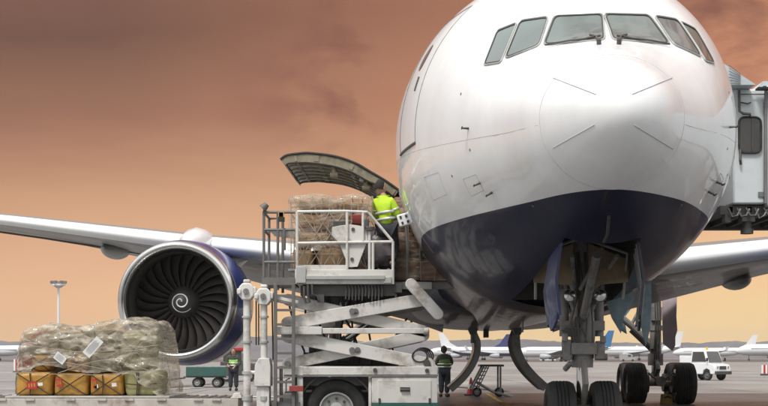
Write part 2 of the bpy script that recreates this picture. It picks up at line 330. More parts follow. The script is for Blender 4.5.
# pale overcast behind the viewer
bk=N.new('ShaderNodeMapRange'); L.new(sp.outputs['Y'],bk.inputs['Value']); bk.inputs['From Min'].default_value=.82; bk.inputs['From Max'].default_value=.05; bk.interpolation_type='SMOOTHSTEP'
crb=N.new('ShaderNodeValToRGB'); L.new(sp.outputs['Z'],crb.inputs['Fac']); EB=crb.color_ramp.elements; EB[0].position=0; EB[0].color=(.26,.24,.23,1); EB[1].position=.5; EB[1].color=(1.18,1.22,1.25,1)
e=EB.new(.12); e.color=(.50,.49,.49,1)
mb=N.new('ShaderNodeMixRGB'); L.new(bk.outputs[0],mb.inputs['Fac']); L.new(cl.outputs['Color'],mb.inputs['Color1']); L.new(crb.outputs['Color'],mb.inputs['Color2'])
sc10=N.new('ShaderNodeMixRGB'); sc10.blend_type='MULTIPLY'; sc10.inputs['Fac'].default_value=1; L.new(mb.outputs['Color'],sc10.inputs['Color1']); sc10.inputs['Color2'].default_value=(10,10,10,1)
fin=N.new('ShaderNodeMixRGB'); fin.inputs['Fac'].default_value=.97; L.new(sky.outputs['Color'],fin.inputs['Color1']); L.new(sc10.outputs['Color'],fin.inputs['Color2'])
L.new(fin.outputs['Color'],bg.inputs['Color'])

sun=bpy.data.lights.new('sun','SUN'); sun.energy=2.7; sun.angle=R(14); sun.color=(1,.965,.92)
so=bpy.data.objects.new('sun',sun); COL.objects.link(so)
az,el=R(SUN_AZ),R(SUN_EL); sd=Vector((math.sin(az)*math.cos(el),math.cos(az)*math.cos(el),math.sin(el)))
so.rotation_euler=sd.to_track_quat('Z','Y').to_euler(); so.location=(-20,-20,40)
cam=bpy.data.cameras.new('camera'); co=bpy.data.objects.new('camera',cam); COL.objects.link(co); sc.camera=co
co.location=(0,0,CH); co.rotation_euler=(R(90),0,0); cam.sensor_width=36; cam.lens=F/768*36; cam.shift_y=(HY-203)/768; cam.clip_end=9000; cam.clip_start=.1
cam.dof.use_dof=False
vs=sc.view_settings; vs.view_transform='Standard'; vs.look='None'; vs.exposure=0; vs.gamma=1; vs.use_curve_mapping=False

# ------------------------------------------------------------------ setting
g=MB().box((0,750,-.25),(1700,2000,.5)).build('ground',M['ground']); tag(g,kind='structure')
a=MB().box((15,640,.02),(1600,520,.03)).build('taxiway',M['asphalt']); tag(a,kind='structure')
st_=MB().span(-2.2,60,-15,51,.0,.006).build('airliner_shade_sheet',M['shade_sheet']); tag(st_,kind='structure')  # dark sheet painting in the shade the airliner casts on the apron
def line(x0,y0,x1,y1,wd,z=.008,m='paintw',name='road_marking'):
    d=Vector((x1-x0,y1-y0,0)); n=Vector((-d.y,d.x,0)).normalized()*wd/2; p=Vector((x0,y0,z)); q=Vector((x1,y1,z))
    o=MB().add([p-n,q-n,q+n,p+n],[(0,1,2,3)]).build(name,M[m]); tag(o,kind='structure')
line(-60,72,80,78,.35); line(-70,104,90,104,.5,.012); line(2.9,17.5,3.9,50,.15,.016,'painty'); line(-45,57,-1.5,56.3,.22,.012)
line(-28,46.5,-3,46,.9,.02); line(12,61,60,66,.15,.02,'painty'); line(-80,150,120,150,.8,.024); line(-16,34,-8.2,60,.3,.028,'paintw')

for a_ in ((-26,60,14,66),(-20,75,60,83),(20,54,70,95),(-60,92,40,89),(5,53,-8,120),(9,53,34,140),(-12,40,-6,95)): line(*a_,.28,.032+.004*abs(a_[0])%.01,'tyre','tyre_mark')
def hills(y, x0, x1, hs, step, seed, name='hills'):
    mb=MB(); n=int((x1-x0)/step); top=[];bot=[];back=[]
    for i in range(n+1):
        x=x0+i*step; h=hs*(.62+.35*mnoise.noise(Vector((x*.004,seed,0)))+.16*mnoise.noise(Vector((x*.02,seed,3)))+.13*mnoise.noise(Vector((x*.05,seed,5)))*.5+.03*mnoise.noise(Vector((x*.3,seed,7))))
        bot.append(Vector((x,y,-.1))); top.append(Vector((x,y+60,h))); back.append(Vector((x,y+200,-.1)))
    mb.loft([bot,top,back],cap=False,closed=False); o=mb.build(name,M['hill'],smooth=False); tag(o,kind='structure')
hills(1150,-700,820,21,2.5,1.3); hills(1400,-780,820,29,4,8.1)

# ------------------------------------------------------------------ the airliner
XR,YR=2.55,13.70; YAW=-math.atan(.031)
air=root('airliner','large white airliner with navy belly seen from in front, cargo door open','airliner',(XR,YR,0),rz=YAW,local=True)
RM=Matrix.Rotation(YAW,3,'Z'); RI=RM.inverted(); T0=Vector((XR,YR,0))
camL=RI@(Vector((0,0,CH))-T0)
def rayL(px,py): return (RI@Vector(((px-CX)/F,1,(HY-py)/F))).normalized()
def PL(px,py,s):                                      # aircraft coordinates of a pixel at station s behind the nose tip
    r=rayL(px,py); t=(s-camL.y)/r.y; return camL+r*t
TW=[(0,0),(.03,.12),(.1,.25),(.3,.44),(.6,.63),(.95,.80),(1.5,1.06),(2.2,1.37),(3,1.69),(4,2.03),(5,2.28),(6,2.42),(7,2.48),(33,2.48),(38,2.2),(43,1.35),(46.5,.55),(47.5,.2)]
TT=[(0,3.99),(.03,4.12),(.1,4.24),(.3,4.42),(.6,4.60),(.95,4.755),(1.5,4.98),(2.0,5.21),(2.6,5.72),(3.2,6.22),(4,6.62),(5,6.92),(6,7.09),(7.5,7.17),(33,7.17),(40,7.1),(46.5,6.6),(47.5,6.3)]
TB=[(0,3.99),(.03,3.87),(.1,3.745),(.3,3.57),(.6,3.40),(.95,3.26),(1.5,3.07),(2.2,2.87),(3,2.67),(4,2.42),(5,2.23),(6,2.12),(7,2.06),(30,2.25),(36,3.1),(42,4.5),(46.5,5.7),(47.5,5.9)]
TZ=[(0,3.99),(.9,4.06),(3,4.32),(5,4.55),(7,4.68),(30,4.70),(36,4.95),(42,5.6),(47.5,6.1)]
TX=[(0,-.05),(.95,-.05),(2.2,.06),(3.5,.03),(6.5,-.10),(48,-.10)]
def hull(s,phi):                                      # phi: 0 = right side (image right), 90 = crown, -90 = keel
    wv,t,b,z=interp(TW,s),interp(TT,s),interp(TB,s),interp(TZ,s)
    if s<.031: z=(t+b)/2
    if s<.1: q=math.sqrt(s/.1); wv=.25*q; t=3.99+.25*q; b=3.99-.245*q; z=3.99+.004*q
    c,sn=math.cos(phi),math.sin(phi)
    return Vector((wv*c+interp(TX,s),s,z+((t-z) if sn>0 else (z-b))*sn))
BAY0,BAY1,BAYW=2.5,5.9,R(18)
CG0,CG1,CGA,CGB=9.3,12.3,R(8),R(47)
ss=[0.0002,.0008,.002,.004,.007,.012,.02,.03,.045,.06,.08,.1,.13,.16,.23,.3,.4,.5,.6,.7,.8,.9,1.0,1.15,1.3,1.5,1.7,1.9,2.1,2.3,2.5,2.75,3,3.25,3.5,3.75,4,4.25,4.5,4.75,5,5.3,5.6,5.9,6.3,6.8,7.3,8,8.6,9.3,10,11,11.6,12.3,13,14,16,18,20,23,26,29,31,33,35,37,39,41,43,45,46.5,47.5]
nph=240; NP=nph
fv=[hull(s,2*math.pi*k/NP) for s in ss for k in range(NP)]
allf=[]; keep=[]
for i in range(len(ss)-1):
    for k in range(NP):
        f=(i*NP+k,i*NP+(k+1)%NP,(i+1)*NP+(k+1)%NP,(i+1)*NP+k); allf.append(f)
        sm=(ss[i]+ss[i+1])/2; ph=2*math.pi*(k+.5)/NP; dn=ph-math.pi*1.5; lf=ph-math.pi
        if BAY0<sm<BAY1 and abs(dn)<BAYW: continue
        if CG0<sm<CG1 and CGA<lf<CGB: continue
        keep.append(f)
bvh=BVHTree.FromPolygons(fv,allf)
fb=MB(); fb.add(fv,keep); n0=(len(ss)-1)*NP; fb.f.append(tuple(reversed(range(NP)))); fb.m.append(0); fb.f.append(tuple(range(n0,n0+NP))); fb.m.append(0)
fus=fb.build('fuselage',M['hull'],air,sharp=60)
def OH(px,py,off=.004):
    hit=bvh.ray_cast(camL,rayL(px,py))
    if hit[0] is None: return None
    n=hit[1]; n=n if n.dot(rayL(px,py))<0 else -n
    return hit[0]+n*off
def dens(pts,n=8,closed=False):
    out=[]; m=len(pts)
    for i in range(m if closed else m-1):
        a,b=pts[i],pts[(i+1)%m]
        for k in range(n): out.append((a[0]+(b[0]-a[0])*k/n,a[1]+(b[1]-a[1])*k/n))
    if not closed: out.append(pts[-1])
    return out
def rounded(pts,f=.14,n=4):
    out=[]; m=len(pts)
    for i in range(m):
        p=Vector(pts[i]); a=Vector(pts[i-1]); b=Vector(pts[(i+1)%m]); r=min((a-p).length,(b-p).length)*f
        A=p+(a-p).normalized()*r; B=p+(b-p).normalized()*r
        for k in range(n+1):
            t=k/n; out.append(tuple(A*(1-t)**2+p*2*t*(1-t)+B*t*t))
    return out
# radome seam and lightning strips
seam=mat('panel_seam',(.52,.51,.50),.6)
MB().tube([hull(.95,2*math.pi*k/120)*1.0 for k in range(120)],.0045,6,True).build('radome_seam',seam,air)
for a,b in (((553,78),(596,94.5)),((553,148),(594.6,124.7)),((672,78),(632,94.5)),((673,149),(634,125))):
    pts=[OH(*p) for p in dens([a,b],14)]; MB().tube([p for p in pts if p],.0045,6).build('lightning_strip',seam,air)
fseam=mat('faint_skin_joint',(.42,.41,.40),.5)
def hline(s0,s1,phi,r=.003,n=40): return [hull(s0+(s1-s0)*k/n,phi) for k in range(n+1)]
mb=MB()
for ph in (R(-6),R(186),R(40),R(140)): mb.tube(hline(1.0 if abs(math.sin(ph))<.2 else 6.6,30,ph,n=90),.0022,5)
for s_,a0,a1 in ((5.0+1.6,-40,220),(8.6,-60,240),(13.5,-60,240),(16,-60,240),(20,-60,240),(24,-60,240)):
    mb.tube([hull(s_,R(a0+(a1-a0)*k/80)) for k in range(81)],.0022,5)
mb.build('skin_joint',fseam,air)
# cabin doors, one on each flank
for sg in (1,-1):
    def H(s,z):
        lo,hi=-R(60),R(80)
        for _ in range(40):
            m=(lo+hi)/2
            if hull(s,m).z<z: lo=m
            else: hi=m
        p=hull(s,lo); return p if sg>0 else Vector((2*interp(TX,p.y)-p.x,p.y,p.z))
    pts=[]
    for k in range(13): pts.append(H(4.75,4.42+1.9*k/12))
    for k in range(9): pts.append(H(4.75+1.07*k/8,6.32))
    for k in range(13): pts.append(H(5.82,6.32-1.9*k/12))
    for k in range(9): pts.append(H(5.82-1.07*k/8,4.42))
    d=MB().tube(pts,.009,6,True).build('cabin_door',M['grey'],air)
    MB().tube([H(4.74+1.1*k/8,4.40) for k in range(9)],.02,6).build('door_sill_shadow',M['darkgrey'],d)  # dark sill bar, also drawing in the shadow line below the door
    MB().tube([H(5.1,5.2),H(5.1,5.3),H(5.1,5.4)],.022,6).build('door_handle',M['darkgrey'],d)
    wp=[H(5.3+.13*math.cos(t),5.72+.19*math.sin(t)) for t in [2*math.pi*k/20 for k in range(20)]]
    c=sum(wp,Vector())/20+Vector((sg*.008,0,0)); q=MB(); q.add([p+Vector((sg*.006,0,0)) for p in wp]+[c],[(k,(k+1)%20,20) for k in range(20)]); q.build('door_window',M['glassd'],d)

# cockpit windows: traced on the left, mirrored to the right
WIN=[[(543,45.5),(554,16),(603,14),(605,40.3)],[(504.5,59.5),(520,21),(549,16.8),(539.5,46)],[(484,65.5),(497.5,30.8),(517.5,22.8),(501,63)]]
def mirror(p): return Vector((2*interp(TX,p.y)-p.x,p.y,p.z))
def plx(p): return p
for wi,q in enumerate(WIN):
    rp=rounded(q,.16); dp=dens(rp,3,True)
    ring=[OH(*p,off=.010) for p in dp]
    # pane as a fan of rings shrinking to the centroid, each point lying on the hull
    cx=sum(p[0] for p in q)/4; cy=sum(p[1] for p in q)/4; grid=[]
    for r_ in range(7):
        t=1-r_/6.0001; grid.append([OH(cx+(p[0]-cx)*t,cy+(p[1]-cy)*t,off=.008) for p in dp])
    for sg in (0,1):
        fx=mirror if sg else plx
        mb=MB(); mb.loft([[fx(p) for p in g_] for g_ in grid],cap=False); pane=mb.build('cockpit_window',M['glass'],air,sharp=80)
        MB().tube([fx(p) for p in ring],.011,8,True).build('window_frame',M['lightgrey'],pane)
        MB().tube([fx(OH(cx+(p[0]-cx)*.94,cy+(p[1]-cy)*.93,off=.012)) for p in dp],.007,6,True).build('window_seal',M['darkgrey'],pane)
for sg in (0,1):
    fx=mirror if sg else plx
    mb=MB(); mb.tube([fx(OH(*p,off=.035)) for p in dens([(600,38.5),(586,41.5),(566,44),(546,47.5)],5)],[.014]*5+[.010]*11,6)
    mb.tube([fx(OH(*p,off=.045)) for p in dens([(598.5,43.5),(596,40),(590,38.5)],4)],.013,6)
    mb.cyl(fx(OH(599,44.5,0)),fx(OH(599,44.5,.06)),.028,n=10)
    mb.build('wiper',M['darkgrey'],air)
# probes and small vents on the nose
def probe(px,py,l=.16,dz=0,both=True):
    p=OH(px,py,0); q=OH(px,py,.09)
    for sg in ((0,1) if both else (0,)):
        fx=mirror if sg else plx
        mb=MB(); mb.cyl(fx(p),fx(q),.016,.010,8); mb.tube([fx(q)+Vector((0,l*.4,0)),fx(q),fx(q)+Vector((0,-l*.7,dz))],[.008,.013,.006],8); mb.build('air_data_probe',M['darkgrey'],air)
probe(468.5,128.5); probe(480,183); probe(492,192.5)
for px,py in ((461,94),(470,150),(452,176),(533,206)):
    p=OH(px,py,-.002); q=OH(px,py,.004)
    for fx in (plx,mirror): MB().cyl(fx(p),fx(q),.018,n=12).build('static_port',M['grey'],air)
for s0_,s1_,a0_,a1_ in ((2.9,3.35,-30,-22),(3.9,4.5,-18,-10),(7.0,7.7,-24,-14),(2.9,3.3,202,210),(4.0,4.6,196,205)):
    a0_,a1_=R(a0_),R(a1_); pp=[hull(s0_+(s1_-s0_)*k/6,a0_) for k in range(7)]+[hull(s1_,a0_+(a1_-a0_)*k/6) for k in range(7)]+[hull(s1_-(s1_-s0_)*k/6,a1_) for k in range(7)]+[hull(s0_,a1_-(a1_-a0_)*k/6) for k in range(7)]
    MB().tube(pp,.0035,5,True).build('access_hatch',fseam,air)
# nose landing light lines / drain mast
MB().tube([hull(1.6,R(-90)),hull(2.1,R(-90))-Vector((0,0,.03)),hull(2.4,R(-90))-Vector((0,0,.01))],.02,8).build('drain_mast',M['darkgrey'],air)

# nose gear bay: walls, roof, inner beige panels
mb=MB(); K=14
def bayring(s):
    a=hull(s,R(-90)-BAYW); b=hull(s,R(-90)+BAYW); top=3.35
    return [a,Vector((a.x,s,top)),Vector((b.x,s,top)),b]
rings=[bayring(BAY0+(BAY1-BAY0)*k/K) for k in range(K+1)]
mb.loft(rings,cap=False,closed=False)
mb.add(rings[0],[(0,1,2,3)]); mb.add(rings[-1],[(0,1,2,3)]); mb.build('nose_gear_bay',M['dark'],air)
mb=MB()
a0=hull(BAY0,R(-90)-BAYW); a1=hull(BAY0,R(-90)+BAYW)
s1=4.3
for sg in (-1,1):
    mb.prism([(sg*.10,2.95),(sg*.66,2.72),(sg*.64,2.42),(sg*.12,2.38)],s1,s1+.05)
mb.build('bay_panel',M['beige'],air)
mb=MB()
for sg in (-1,1):
    mb.tube([(0,s1-.1,3.02),(sg*.62,s1-.12,2.80)],.02,8); mb.tube([(sg*.62,s1-.1,2.80),(sg*.60,s1+.2,2.2)],.02,8)
    mb.tube([(sg*.3,s1,2.9),(sg*.05,s1+.5,2.35)],.03,8)
mb.build('bay_strut',M['whitegear'],air)
# bay doors hang from both edges
for sg in (-1,1):
    mb=MB(); n=10; r0=[];r1=[];r2=[];r3=[]
    for k in range(n+1):
        s=2.72+.62*k/n; e=hull(s,R(-90)+sg*BAYW); zt=e.z+.03; zb=1.80+.05*math.sin(k*.9)+(.12 if k<2 else 0)-(.0 if k<6 else .03)
        xo=sg*.015*math.sin(k/n*3)
        r0.append(Vector((e.x+xo*0,s,zt))); r1.append(Vector((e.x+sg*.07+xo,s,(zt+zb)/2))); r2.append(Vector((e.x+sg*.02+xo,s,zb)))
        r3.append((Vector((e.x-sg*.03,s,zt)),Vector((e.x+sg*.035+xo,s,(zt+zb)/2)),Vector((e.x-sg*.015+xo,s,zb))))
    rr=[[r0[k],r1[k],r2[k],r3[k][2],r3[k][1],r3[k][0]] for k in range(n+1)]
    mb.loft(rr); dr=mb.build('nose_gear_door',M['doorblue'] if sg<0 else M['bellynavy'],air)
    mb=MB()
    for k in (2,5,8): mb.tube([r3[k][0],r3[k][1]-Vector((sg*.012,0,0)),r3[k][2]],.014,6)
    mb.build('door_rib',M['grey'],dr)

def wheel(mb, c, ax, r, w, hub=None):                  # aircraft or truck wheel; material 0 rubber, 1 metal, 2 dark
    c=Vector(c); ax=Vector(ax).normalized(); h=w/2
    mb.use(0).lathe([(-h*.72,r*.56),(-h*.9,r*.62),(-h,r*.76),(-h*.86,r*.93),(-h*.6,r*.985)]+
        [x for g_ in (-.36,-.12,.12,.36) for x in ((h*(g_-.05),r*1.0),(h*(g_-.03),r*.975),(h*(g_+.03),r*.975),(h*(g_+.05),r*1.0))]+
        [(h*.6,r*.985),(h*.86,r*.93),(h,r*.76),(h*.9,r*.62),(h*.72,r*.56)],c,ax,44)
    for sg in (-1,1):
        mb.use(1).lathe([(sg*h*.72,r*.57),(sg*h*.78,r*.52),(sg*h*.4,r*.45),(sg*h*.35,r*.25),(sg*h*.7,r*.22),(sg*h*.78,r*.1),(sg*h*.78,0.001)],c,ax,32)
        a=ax.orthogonal().normalized(); b=ax.cross(a)
        for k in range(8):
            t=2*math.pi*k/8; p=c+ax*(sg*h*.42)+a*(r*.35*math.cos(t))+b*(r*.35*math.sin(t)); mb.use(2).cyl(p,p+ax*sg*.03,r*.045,n=8)
# nose gear
sg_=5.3; gx=.14
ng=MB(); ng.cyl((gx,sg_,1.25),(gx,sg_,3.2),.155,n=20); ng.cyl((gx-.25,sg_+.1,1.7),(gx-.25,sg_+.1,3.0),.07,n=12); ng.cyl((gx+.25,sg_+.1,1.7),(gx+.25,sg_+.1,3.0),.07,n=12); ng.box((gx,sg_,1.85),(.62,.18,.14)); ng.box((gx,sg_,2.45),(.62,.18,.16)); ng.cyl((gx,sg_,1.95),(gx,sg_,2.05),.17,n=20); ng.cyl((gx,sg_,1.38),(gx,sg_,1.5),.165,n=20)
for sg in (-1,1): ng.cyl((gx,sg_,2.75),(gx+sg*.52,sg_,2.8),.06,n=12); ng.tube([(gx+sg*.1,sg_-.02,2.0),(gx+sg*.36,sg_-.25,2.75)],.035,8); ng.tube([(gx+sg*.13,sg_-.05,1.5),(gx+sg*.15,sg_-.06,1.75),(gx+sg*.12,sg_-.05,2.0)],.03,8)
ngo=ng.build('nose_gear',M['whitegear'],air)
mb=MB(); mb.cyl((gx,sg_,.5),(gx,sg_,1.3),.085,n=20); mb.build('oleo_piston',M['piston'],ngo)
mb=MB(); mb.cyl((gx,sg_,.44),(gx,sg_,.72),.12,n=16); mb.cyl((gx-.42,sg_,.53),(gx+.42,sg_,.53),.065,n=16); mb.build('axle',M['whitegear'],ngo)
mb=MB(); mb.box((gx,sg_-.16,1.52),(.36,.16,.17)); mb.box((gx-.24,sg_-.1,1.5),(.12,.18,.30)); mb.box((gx+.24,sg_-.1,1.5),(.12,.18,.26)); mb.cyl((gx-.33,sg_-.14,1.42),(gx-.16,sg_-.14,1.42),.05,n=12); mb.cyl((gx+.16,sg_-.14,1.4),(gx+.34,sg_-.14,1.4),.05,n=12)
mb.cyl((gx-.27,sg_-.2,1.62),(gx-.27,sg_-.2,1.74),.045,n=10); mb.cyl((gx+.27,sg_-.2,1.60),(gx+.27,sg_-.2,1.7),.045,n=10); mb.cyl((gx-.19,sg_-.24,1.32),(gx-.27,sg_-.15,1.22),.04,n=10)
mb.build('steering_unit',M['whitegear'],ngo,bevel=.012)
mb=MB(); mb.tube([(gx,sg_-.12,1.36),(gx,sg_-.38,1.02),(gx,sg_-.12,.72)],.045,8); mb.build('torque_link',M['whitegear'],ngo)
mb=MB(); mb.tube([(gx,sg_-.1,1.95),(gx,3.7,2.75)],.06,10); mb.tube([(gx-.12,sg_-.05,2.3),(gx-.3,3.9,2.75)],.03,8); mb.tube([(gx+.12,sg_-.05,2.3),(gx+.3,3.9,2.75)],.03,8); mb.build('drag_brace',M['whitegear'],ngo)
for sg in (-1,1):
    mb=MB(); c=Vector((gx+sg*.215,sg_-.3,2.27)); mb.use(0).lathe([(.12,.04),(.1,.08),(0,.095),(-.03,.095),(-.03,.085)],c,(0,1,0),20); mb.use(1).lathe([(-.02,.086),(-.035,.05),(-.04,.001)],c,(0,1,0),20); mb.use(0).cyl(c+Vector((0,.05,0)),(gx,sg_,2.27),.03,n=8)
    mb.build('taxi_light',[M['grey'],M['chrome']],ngo)
    mb=MB(); wheel(mb,(gx+sg*.315,sg_,.53),(1,0,0),.53,.42); mb.build('wheel',[M['black'],M['whitegear'],M['darkgrey']],ngo)
for pl_ in ([(638,271),(651,271),(651.5,300),(650,330),(646,346),(641,326)],[(603,283),(632,283),(634,300),(624,316),(621,333),(612,318),(606,300)]):
    A=[PL(x_,y_,5.98) for x_,y_ in pl_]; MB().loft([A,[a_+Vector((0,.04,0)) for a_ in A]]).build('bay_rear_door',M['teal'],air)
mb=MB(); random.seed(3)
for k in range(7):
    x=gx+random.uniform(-.14,.14); mb.tube([(x,sg_-.15,2.9),(x+random.uniform(-.08,.08),sg_-.2,2.3),(x+random.uniform(-.1,.1),sg_-.19,1.9),(x*1.1,sg_-.2,1.6)],.011,6)
for k in range(6):
    t=k/6; mb.box((gx+random.uniform(-.2,.2),sg_-.12,1.75+.9*t),(random.uniform(.08,.2),.1,random.uniform(.06,.16)))
mb.build('hydraulic_lines',M['darkgrey'],ngo)

# belly fairing and belly box
mb=MB(); rings=[]
for k in range(25):
    t=k/24; s=13.5+17*t; e=math.sin(math.pi*t)**.45 if 0<t<1 else 0
    wv=1.9+.75*e; zb=2.33-.12*e; sp__=lambda v: math.copysign(abs(v)**.55,v); rings.append([Vector((wv*sp__(math.cos(a)),s,3.2+(3.2-zb)*sp__(math.sin(a))*(1 if math.sin(a)<0 else .2))) for a in [2*math.pi*j/48 for j in range(48)]])
mb.loft(rings); mb.build('belly_fairing',M['bellynavy'],air)
mb=MB(); p=PL(486,333,24); mb.box((p.x,24,p.z+.02),(.15,.2,.30)); mb.box((p.x,24,p.z+.25),(.04,.05,.2)); mb.build('belly_antenna',M['darkgrey'],air,bevel=.01)
for s_,x in ((8.2,.2),(11,-.3)):
    zb=interp(TB,s_)-.02; MB().prism([(x,zb+.04),(x+.02,zb+.04),(x+.02,zb-.18),(x,zb-.18)],s_,s_+.25).build('blade_antenna',M['grey'],air)

# wings
def airfoil(o,sle,ch,z,th,sg,n=22,x0=0,x1=1):
    pts=[]; fl=max(0,.085*(1-(o-2)/11))
    def yt(x): return th*ch*5*(.2969*math.sqrt(max(x,0))-.126*x-.3516*x*x+.2843*x**3-.1015*x**4)
    xs=[x0+(x1-x0)*(.5-.5*math.cos(math.pi*k/n)) for k in range(n+1)]
    for x in reversed(xs): pts.append(Vector((sg*o,sle+ch*x,z+yt(x)+.02*ch*math.sin(math.pi*x)-.025*ch*x-fl*ch*x*x)))
    for x in xs[1:] if x0==0 else xs: pts.append(Vector((sg*o,sle+ch*x,z-yt(x)*.85+.02*ch*math.sin(math.pi*x)-.025*ch*x-fl*ch*x*x)))
    return pts
WS=[(1.6,15.0,9.9,3.25,.12),(2.6,15.9,9.0,3.43,.115),(7.9,19.6,6.6,4.27,.105),(14,23.7,4.7,5.30,.105),(20,27.8,3.1,6.25,.10),(23.8,30.4,2.1,6.85,.09)]
for sg in (-1,1):
    wg=MB().loft([airfoil(*a,sg) for a in WS]).build('wing',M['wing'],air,sharp=50)
    sl=[]
    for i,(o,sle,ch,z,th) in enumerate(WS[1:]):
        r_=airfoil(o,sle-.012,ch,z,th*1.04,sg,n=10,x0=0,x1=.055); sl.append(r_)
    MB().loft(sl).build('slat',M['slat'],wg,sharp=50)
    # lower surface seams: flap gap
    mb=MB(); 
    for fr in (.72,):
        mb.tube([Vector((sg*o,sle+ch*fr,z-.035*ch-.03)) for o,sle,ch,z,th in WS[1:]],.03,6)
    mb.build('flap_gap',M['darkgrey'],wg)
def canoe(c,l,r,parent):
    c=Vector(c); rings=[]
    for k in range(17):
        t=k/16; e=max(.02,math.sin(math.pi*min(1,t*1.0))**.55 if t<1 else .02); e=max(e,.02) if k else .12
        rings.append([c+Vector((r*e*math.cos(a),(t-.35)*l,r*e*.95*math.sin(a)+.12*t)) for a in [2*math.pi*j/24 for j in range(24)]])
    MB().loft(rings).build('flap_fairing',M['lightgrey'],parent)
wings=[o for o in air.children if o.name.startswith('wing')]
wl=wings[0]; wr=wings[1]
p=PL(112,251,24.5); canoe(p,3.0,.29,wl); q=PL(739,281,25.0); canoe(q,3.2,.32,wr)
canoe((-17.2,27.6,5.4),2.6,.24,wl); canoe((11.4,25.6,4.55),3.2,.32,wr); canoe((17.2,27.6,5.4),2.6,.24,wr); canoe((-4.6,22.8,3.35),2.6,.3,wl)

# engines
def engine(cx,cz,s0):
    c=Vector((cx,s0,cz)); ax=(0,1,0); MB.RS=1.045
    cow=MB().lathe([(.28,1.335),(.5,1.375),(.9,1.42),(1.5,1.445),(2.2,1.44),(3.0,1.36),(3.7,1.2),(4.2,1.06),(4.2,.98),(3.6,.95)],c,ax,96).build('engine',M['navy'],air,sharp=40)
    lip=[]
    for k in range(15):
        t=k/14*math.pi; lip.append((.14-.14*math.sin(t)+(.16 if k in(0,) else (.10 if k==14 else 0)),1.255-(-math.cos(t))*-.083))
    lip=[(.30,1.337),(.2,1.33),(.11,1.315),(.05,1.295),(.015,1.268),(0,1.235),(.012,1.200),(.05,1.165),(.11,1.137),(.2,1.115),(.3,1.10)]
    MB().lathe(lip,c,ax,96).build('inlet_lip',M['chrome'],cow,sharp=60)
    MB().lathe([(.3,1.10),(.45,1.088),(.7,1.09),(1.0,1.11),(1.25,1.12),(1.9,1.12)],c,ax,96).build('inlet_liner',M['inlet'],cow,sharp=60)
    mb=MB(); nb=26
    for k in range(nb):
        a0=2*math.pi*k/nb; sec=[]
        for j in range(9):
            t=j/8; r=.34+(1.145-.34)*t; tw=R(22+40*t); chd=.30+.06*t; sweep=.18*math.sin(t*2.6); ang=a0+sweep*.5-.25*t
            rad=Vector((math.cos(ang),0,math.sin(ang))); tan=Vector((-math.sin(ang),0,math.cos(ang)))
            dirc=Vector((0,math.cos(tw),0))+tan*math.sin(tw); nrm=rad.cross(dirc).normalized()
            cc=c+Vector((0,1.15,0))+rad*r; q=[]
            for u,th in ((-.5,.004),(-.2,.018),(.2,.016),(.5,.004)): q.append(cc+dirc*(u*chd)+nrm*th+nrm*(.03*(1-4*u*u)))
            for u,th in ((.5,.004),(.2,.016),(-.2,.018),(-.5,.004)): q.append(cc+dirc*(u*chd)-nrm*th+nrm*(.03*(1-4*u*u)))
            sec.append(q)
        mb.loft(sec)
    mb.build('fan',M['fan'],cow)
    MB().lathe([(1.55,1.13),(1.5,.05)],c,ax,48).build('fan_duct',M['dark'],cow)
    MB().lathe([(.60,.001),(.62,.06),(.70,.165),(.82,.27),(.96,.345),(1.1,.375),(1.4,.38)],c,ax,48).build('spinner',M['darkgrey'],cow)
    sp=[(.72,.14),(.85,.235),(1.0,.305)]
    path=[]
    for k in range(40):
        t=k/39; rr=.03+.23*t; ss_=interp([(.001,.60),(.06,.62),(.165,.70),(.27,.82),(.345,.96)],rr)-.010; an=2*math.pi*1.9*t
        path.append(c+Vector((rr*math.cos(an),ss_,rr*math.sin(an))))
    MB().tube(path,[.008+.010*math.sin(math.pi*k/39) for k in range(40)],6).build('spinner_spiral',M['planewhite'],cow)
    MB().lathe([(3.4,.93),(4.4,.8),(5.2,.5),(5.2,.42),(4.6,.4)],c,ax,48).build('exhaust_nozzle',M['grey'],cow)
    sg=1 if cx>0 else -1; MB.RS=1.0
    # pylon
    rings=[]
    for s,zt,zb,hw in ((s0+1.35,cz+1.50,cz+1.30,.08),(s0+1.9,cz+1.76,cz+1.2,.27),(s0+2.8,cz+1.97,cz+1.1,.38),(s0+3.9,cz+1.98,cz+1.0,.36),(s0+6.0,cz+1.75,cz+1.0,.2),(s0+7.2,cz+1.6,cz+1.25,.06)):
        rings.append([Vector((cx+hw*x,s,(zt+zb)/2+(zt-zb)/2*z)) for x,z in ((-1,-1),(1,-1),(1,.4),(.6,.85),(0,1),(-.6,.85),(-1,.4))])
    MB().loft(rings).build('pylon',M['planewhite'],cow,sharp=60)
    # strake and seams on the cowl
    a=R(180-38) if sg>0 else R(38)
    st=MB(); d=Vector((math.cos(a),0,math.sin(a))); st.loft([[c+d*1.42+Vector((0,1.2,0)),c+d*1.43+Vector((0,2.3,0)),c+d*1.75+Vector((0,2.2,0)),c+d*1.6+Vector((0,1.7,0))],[c+d*1.42+Vector((.02,1.2,.02)),c+d*1.43+Vector((.02,2.3,.02)),c+d*1.75+Vector((.02,2.2,.02)),c+d*1.6+Vector((.02,1.7,.02))]]); st.build('cowl_strake',M['navy'],cow)
    MB.RS=1.045; MB().lathe([(1.48,1.447),(1.48,1.450),(1.50,1.450),(1.50,1.447)],c,ax,96).build('cowl_seam',M['darkgrey'],cow)
    MB().lathe([(.29,1.3385),(.29,1.343),(.33,1.349),(.33,1.345)],c,ax,96).build('lip_seam',M['grey'],cow); MB.RS=1.0
e0=PL(175.5,300.5,16.6); engine(e0.x,e0.z,16.6); engine(8.15,e0.z,16.6)

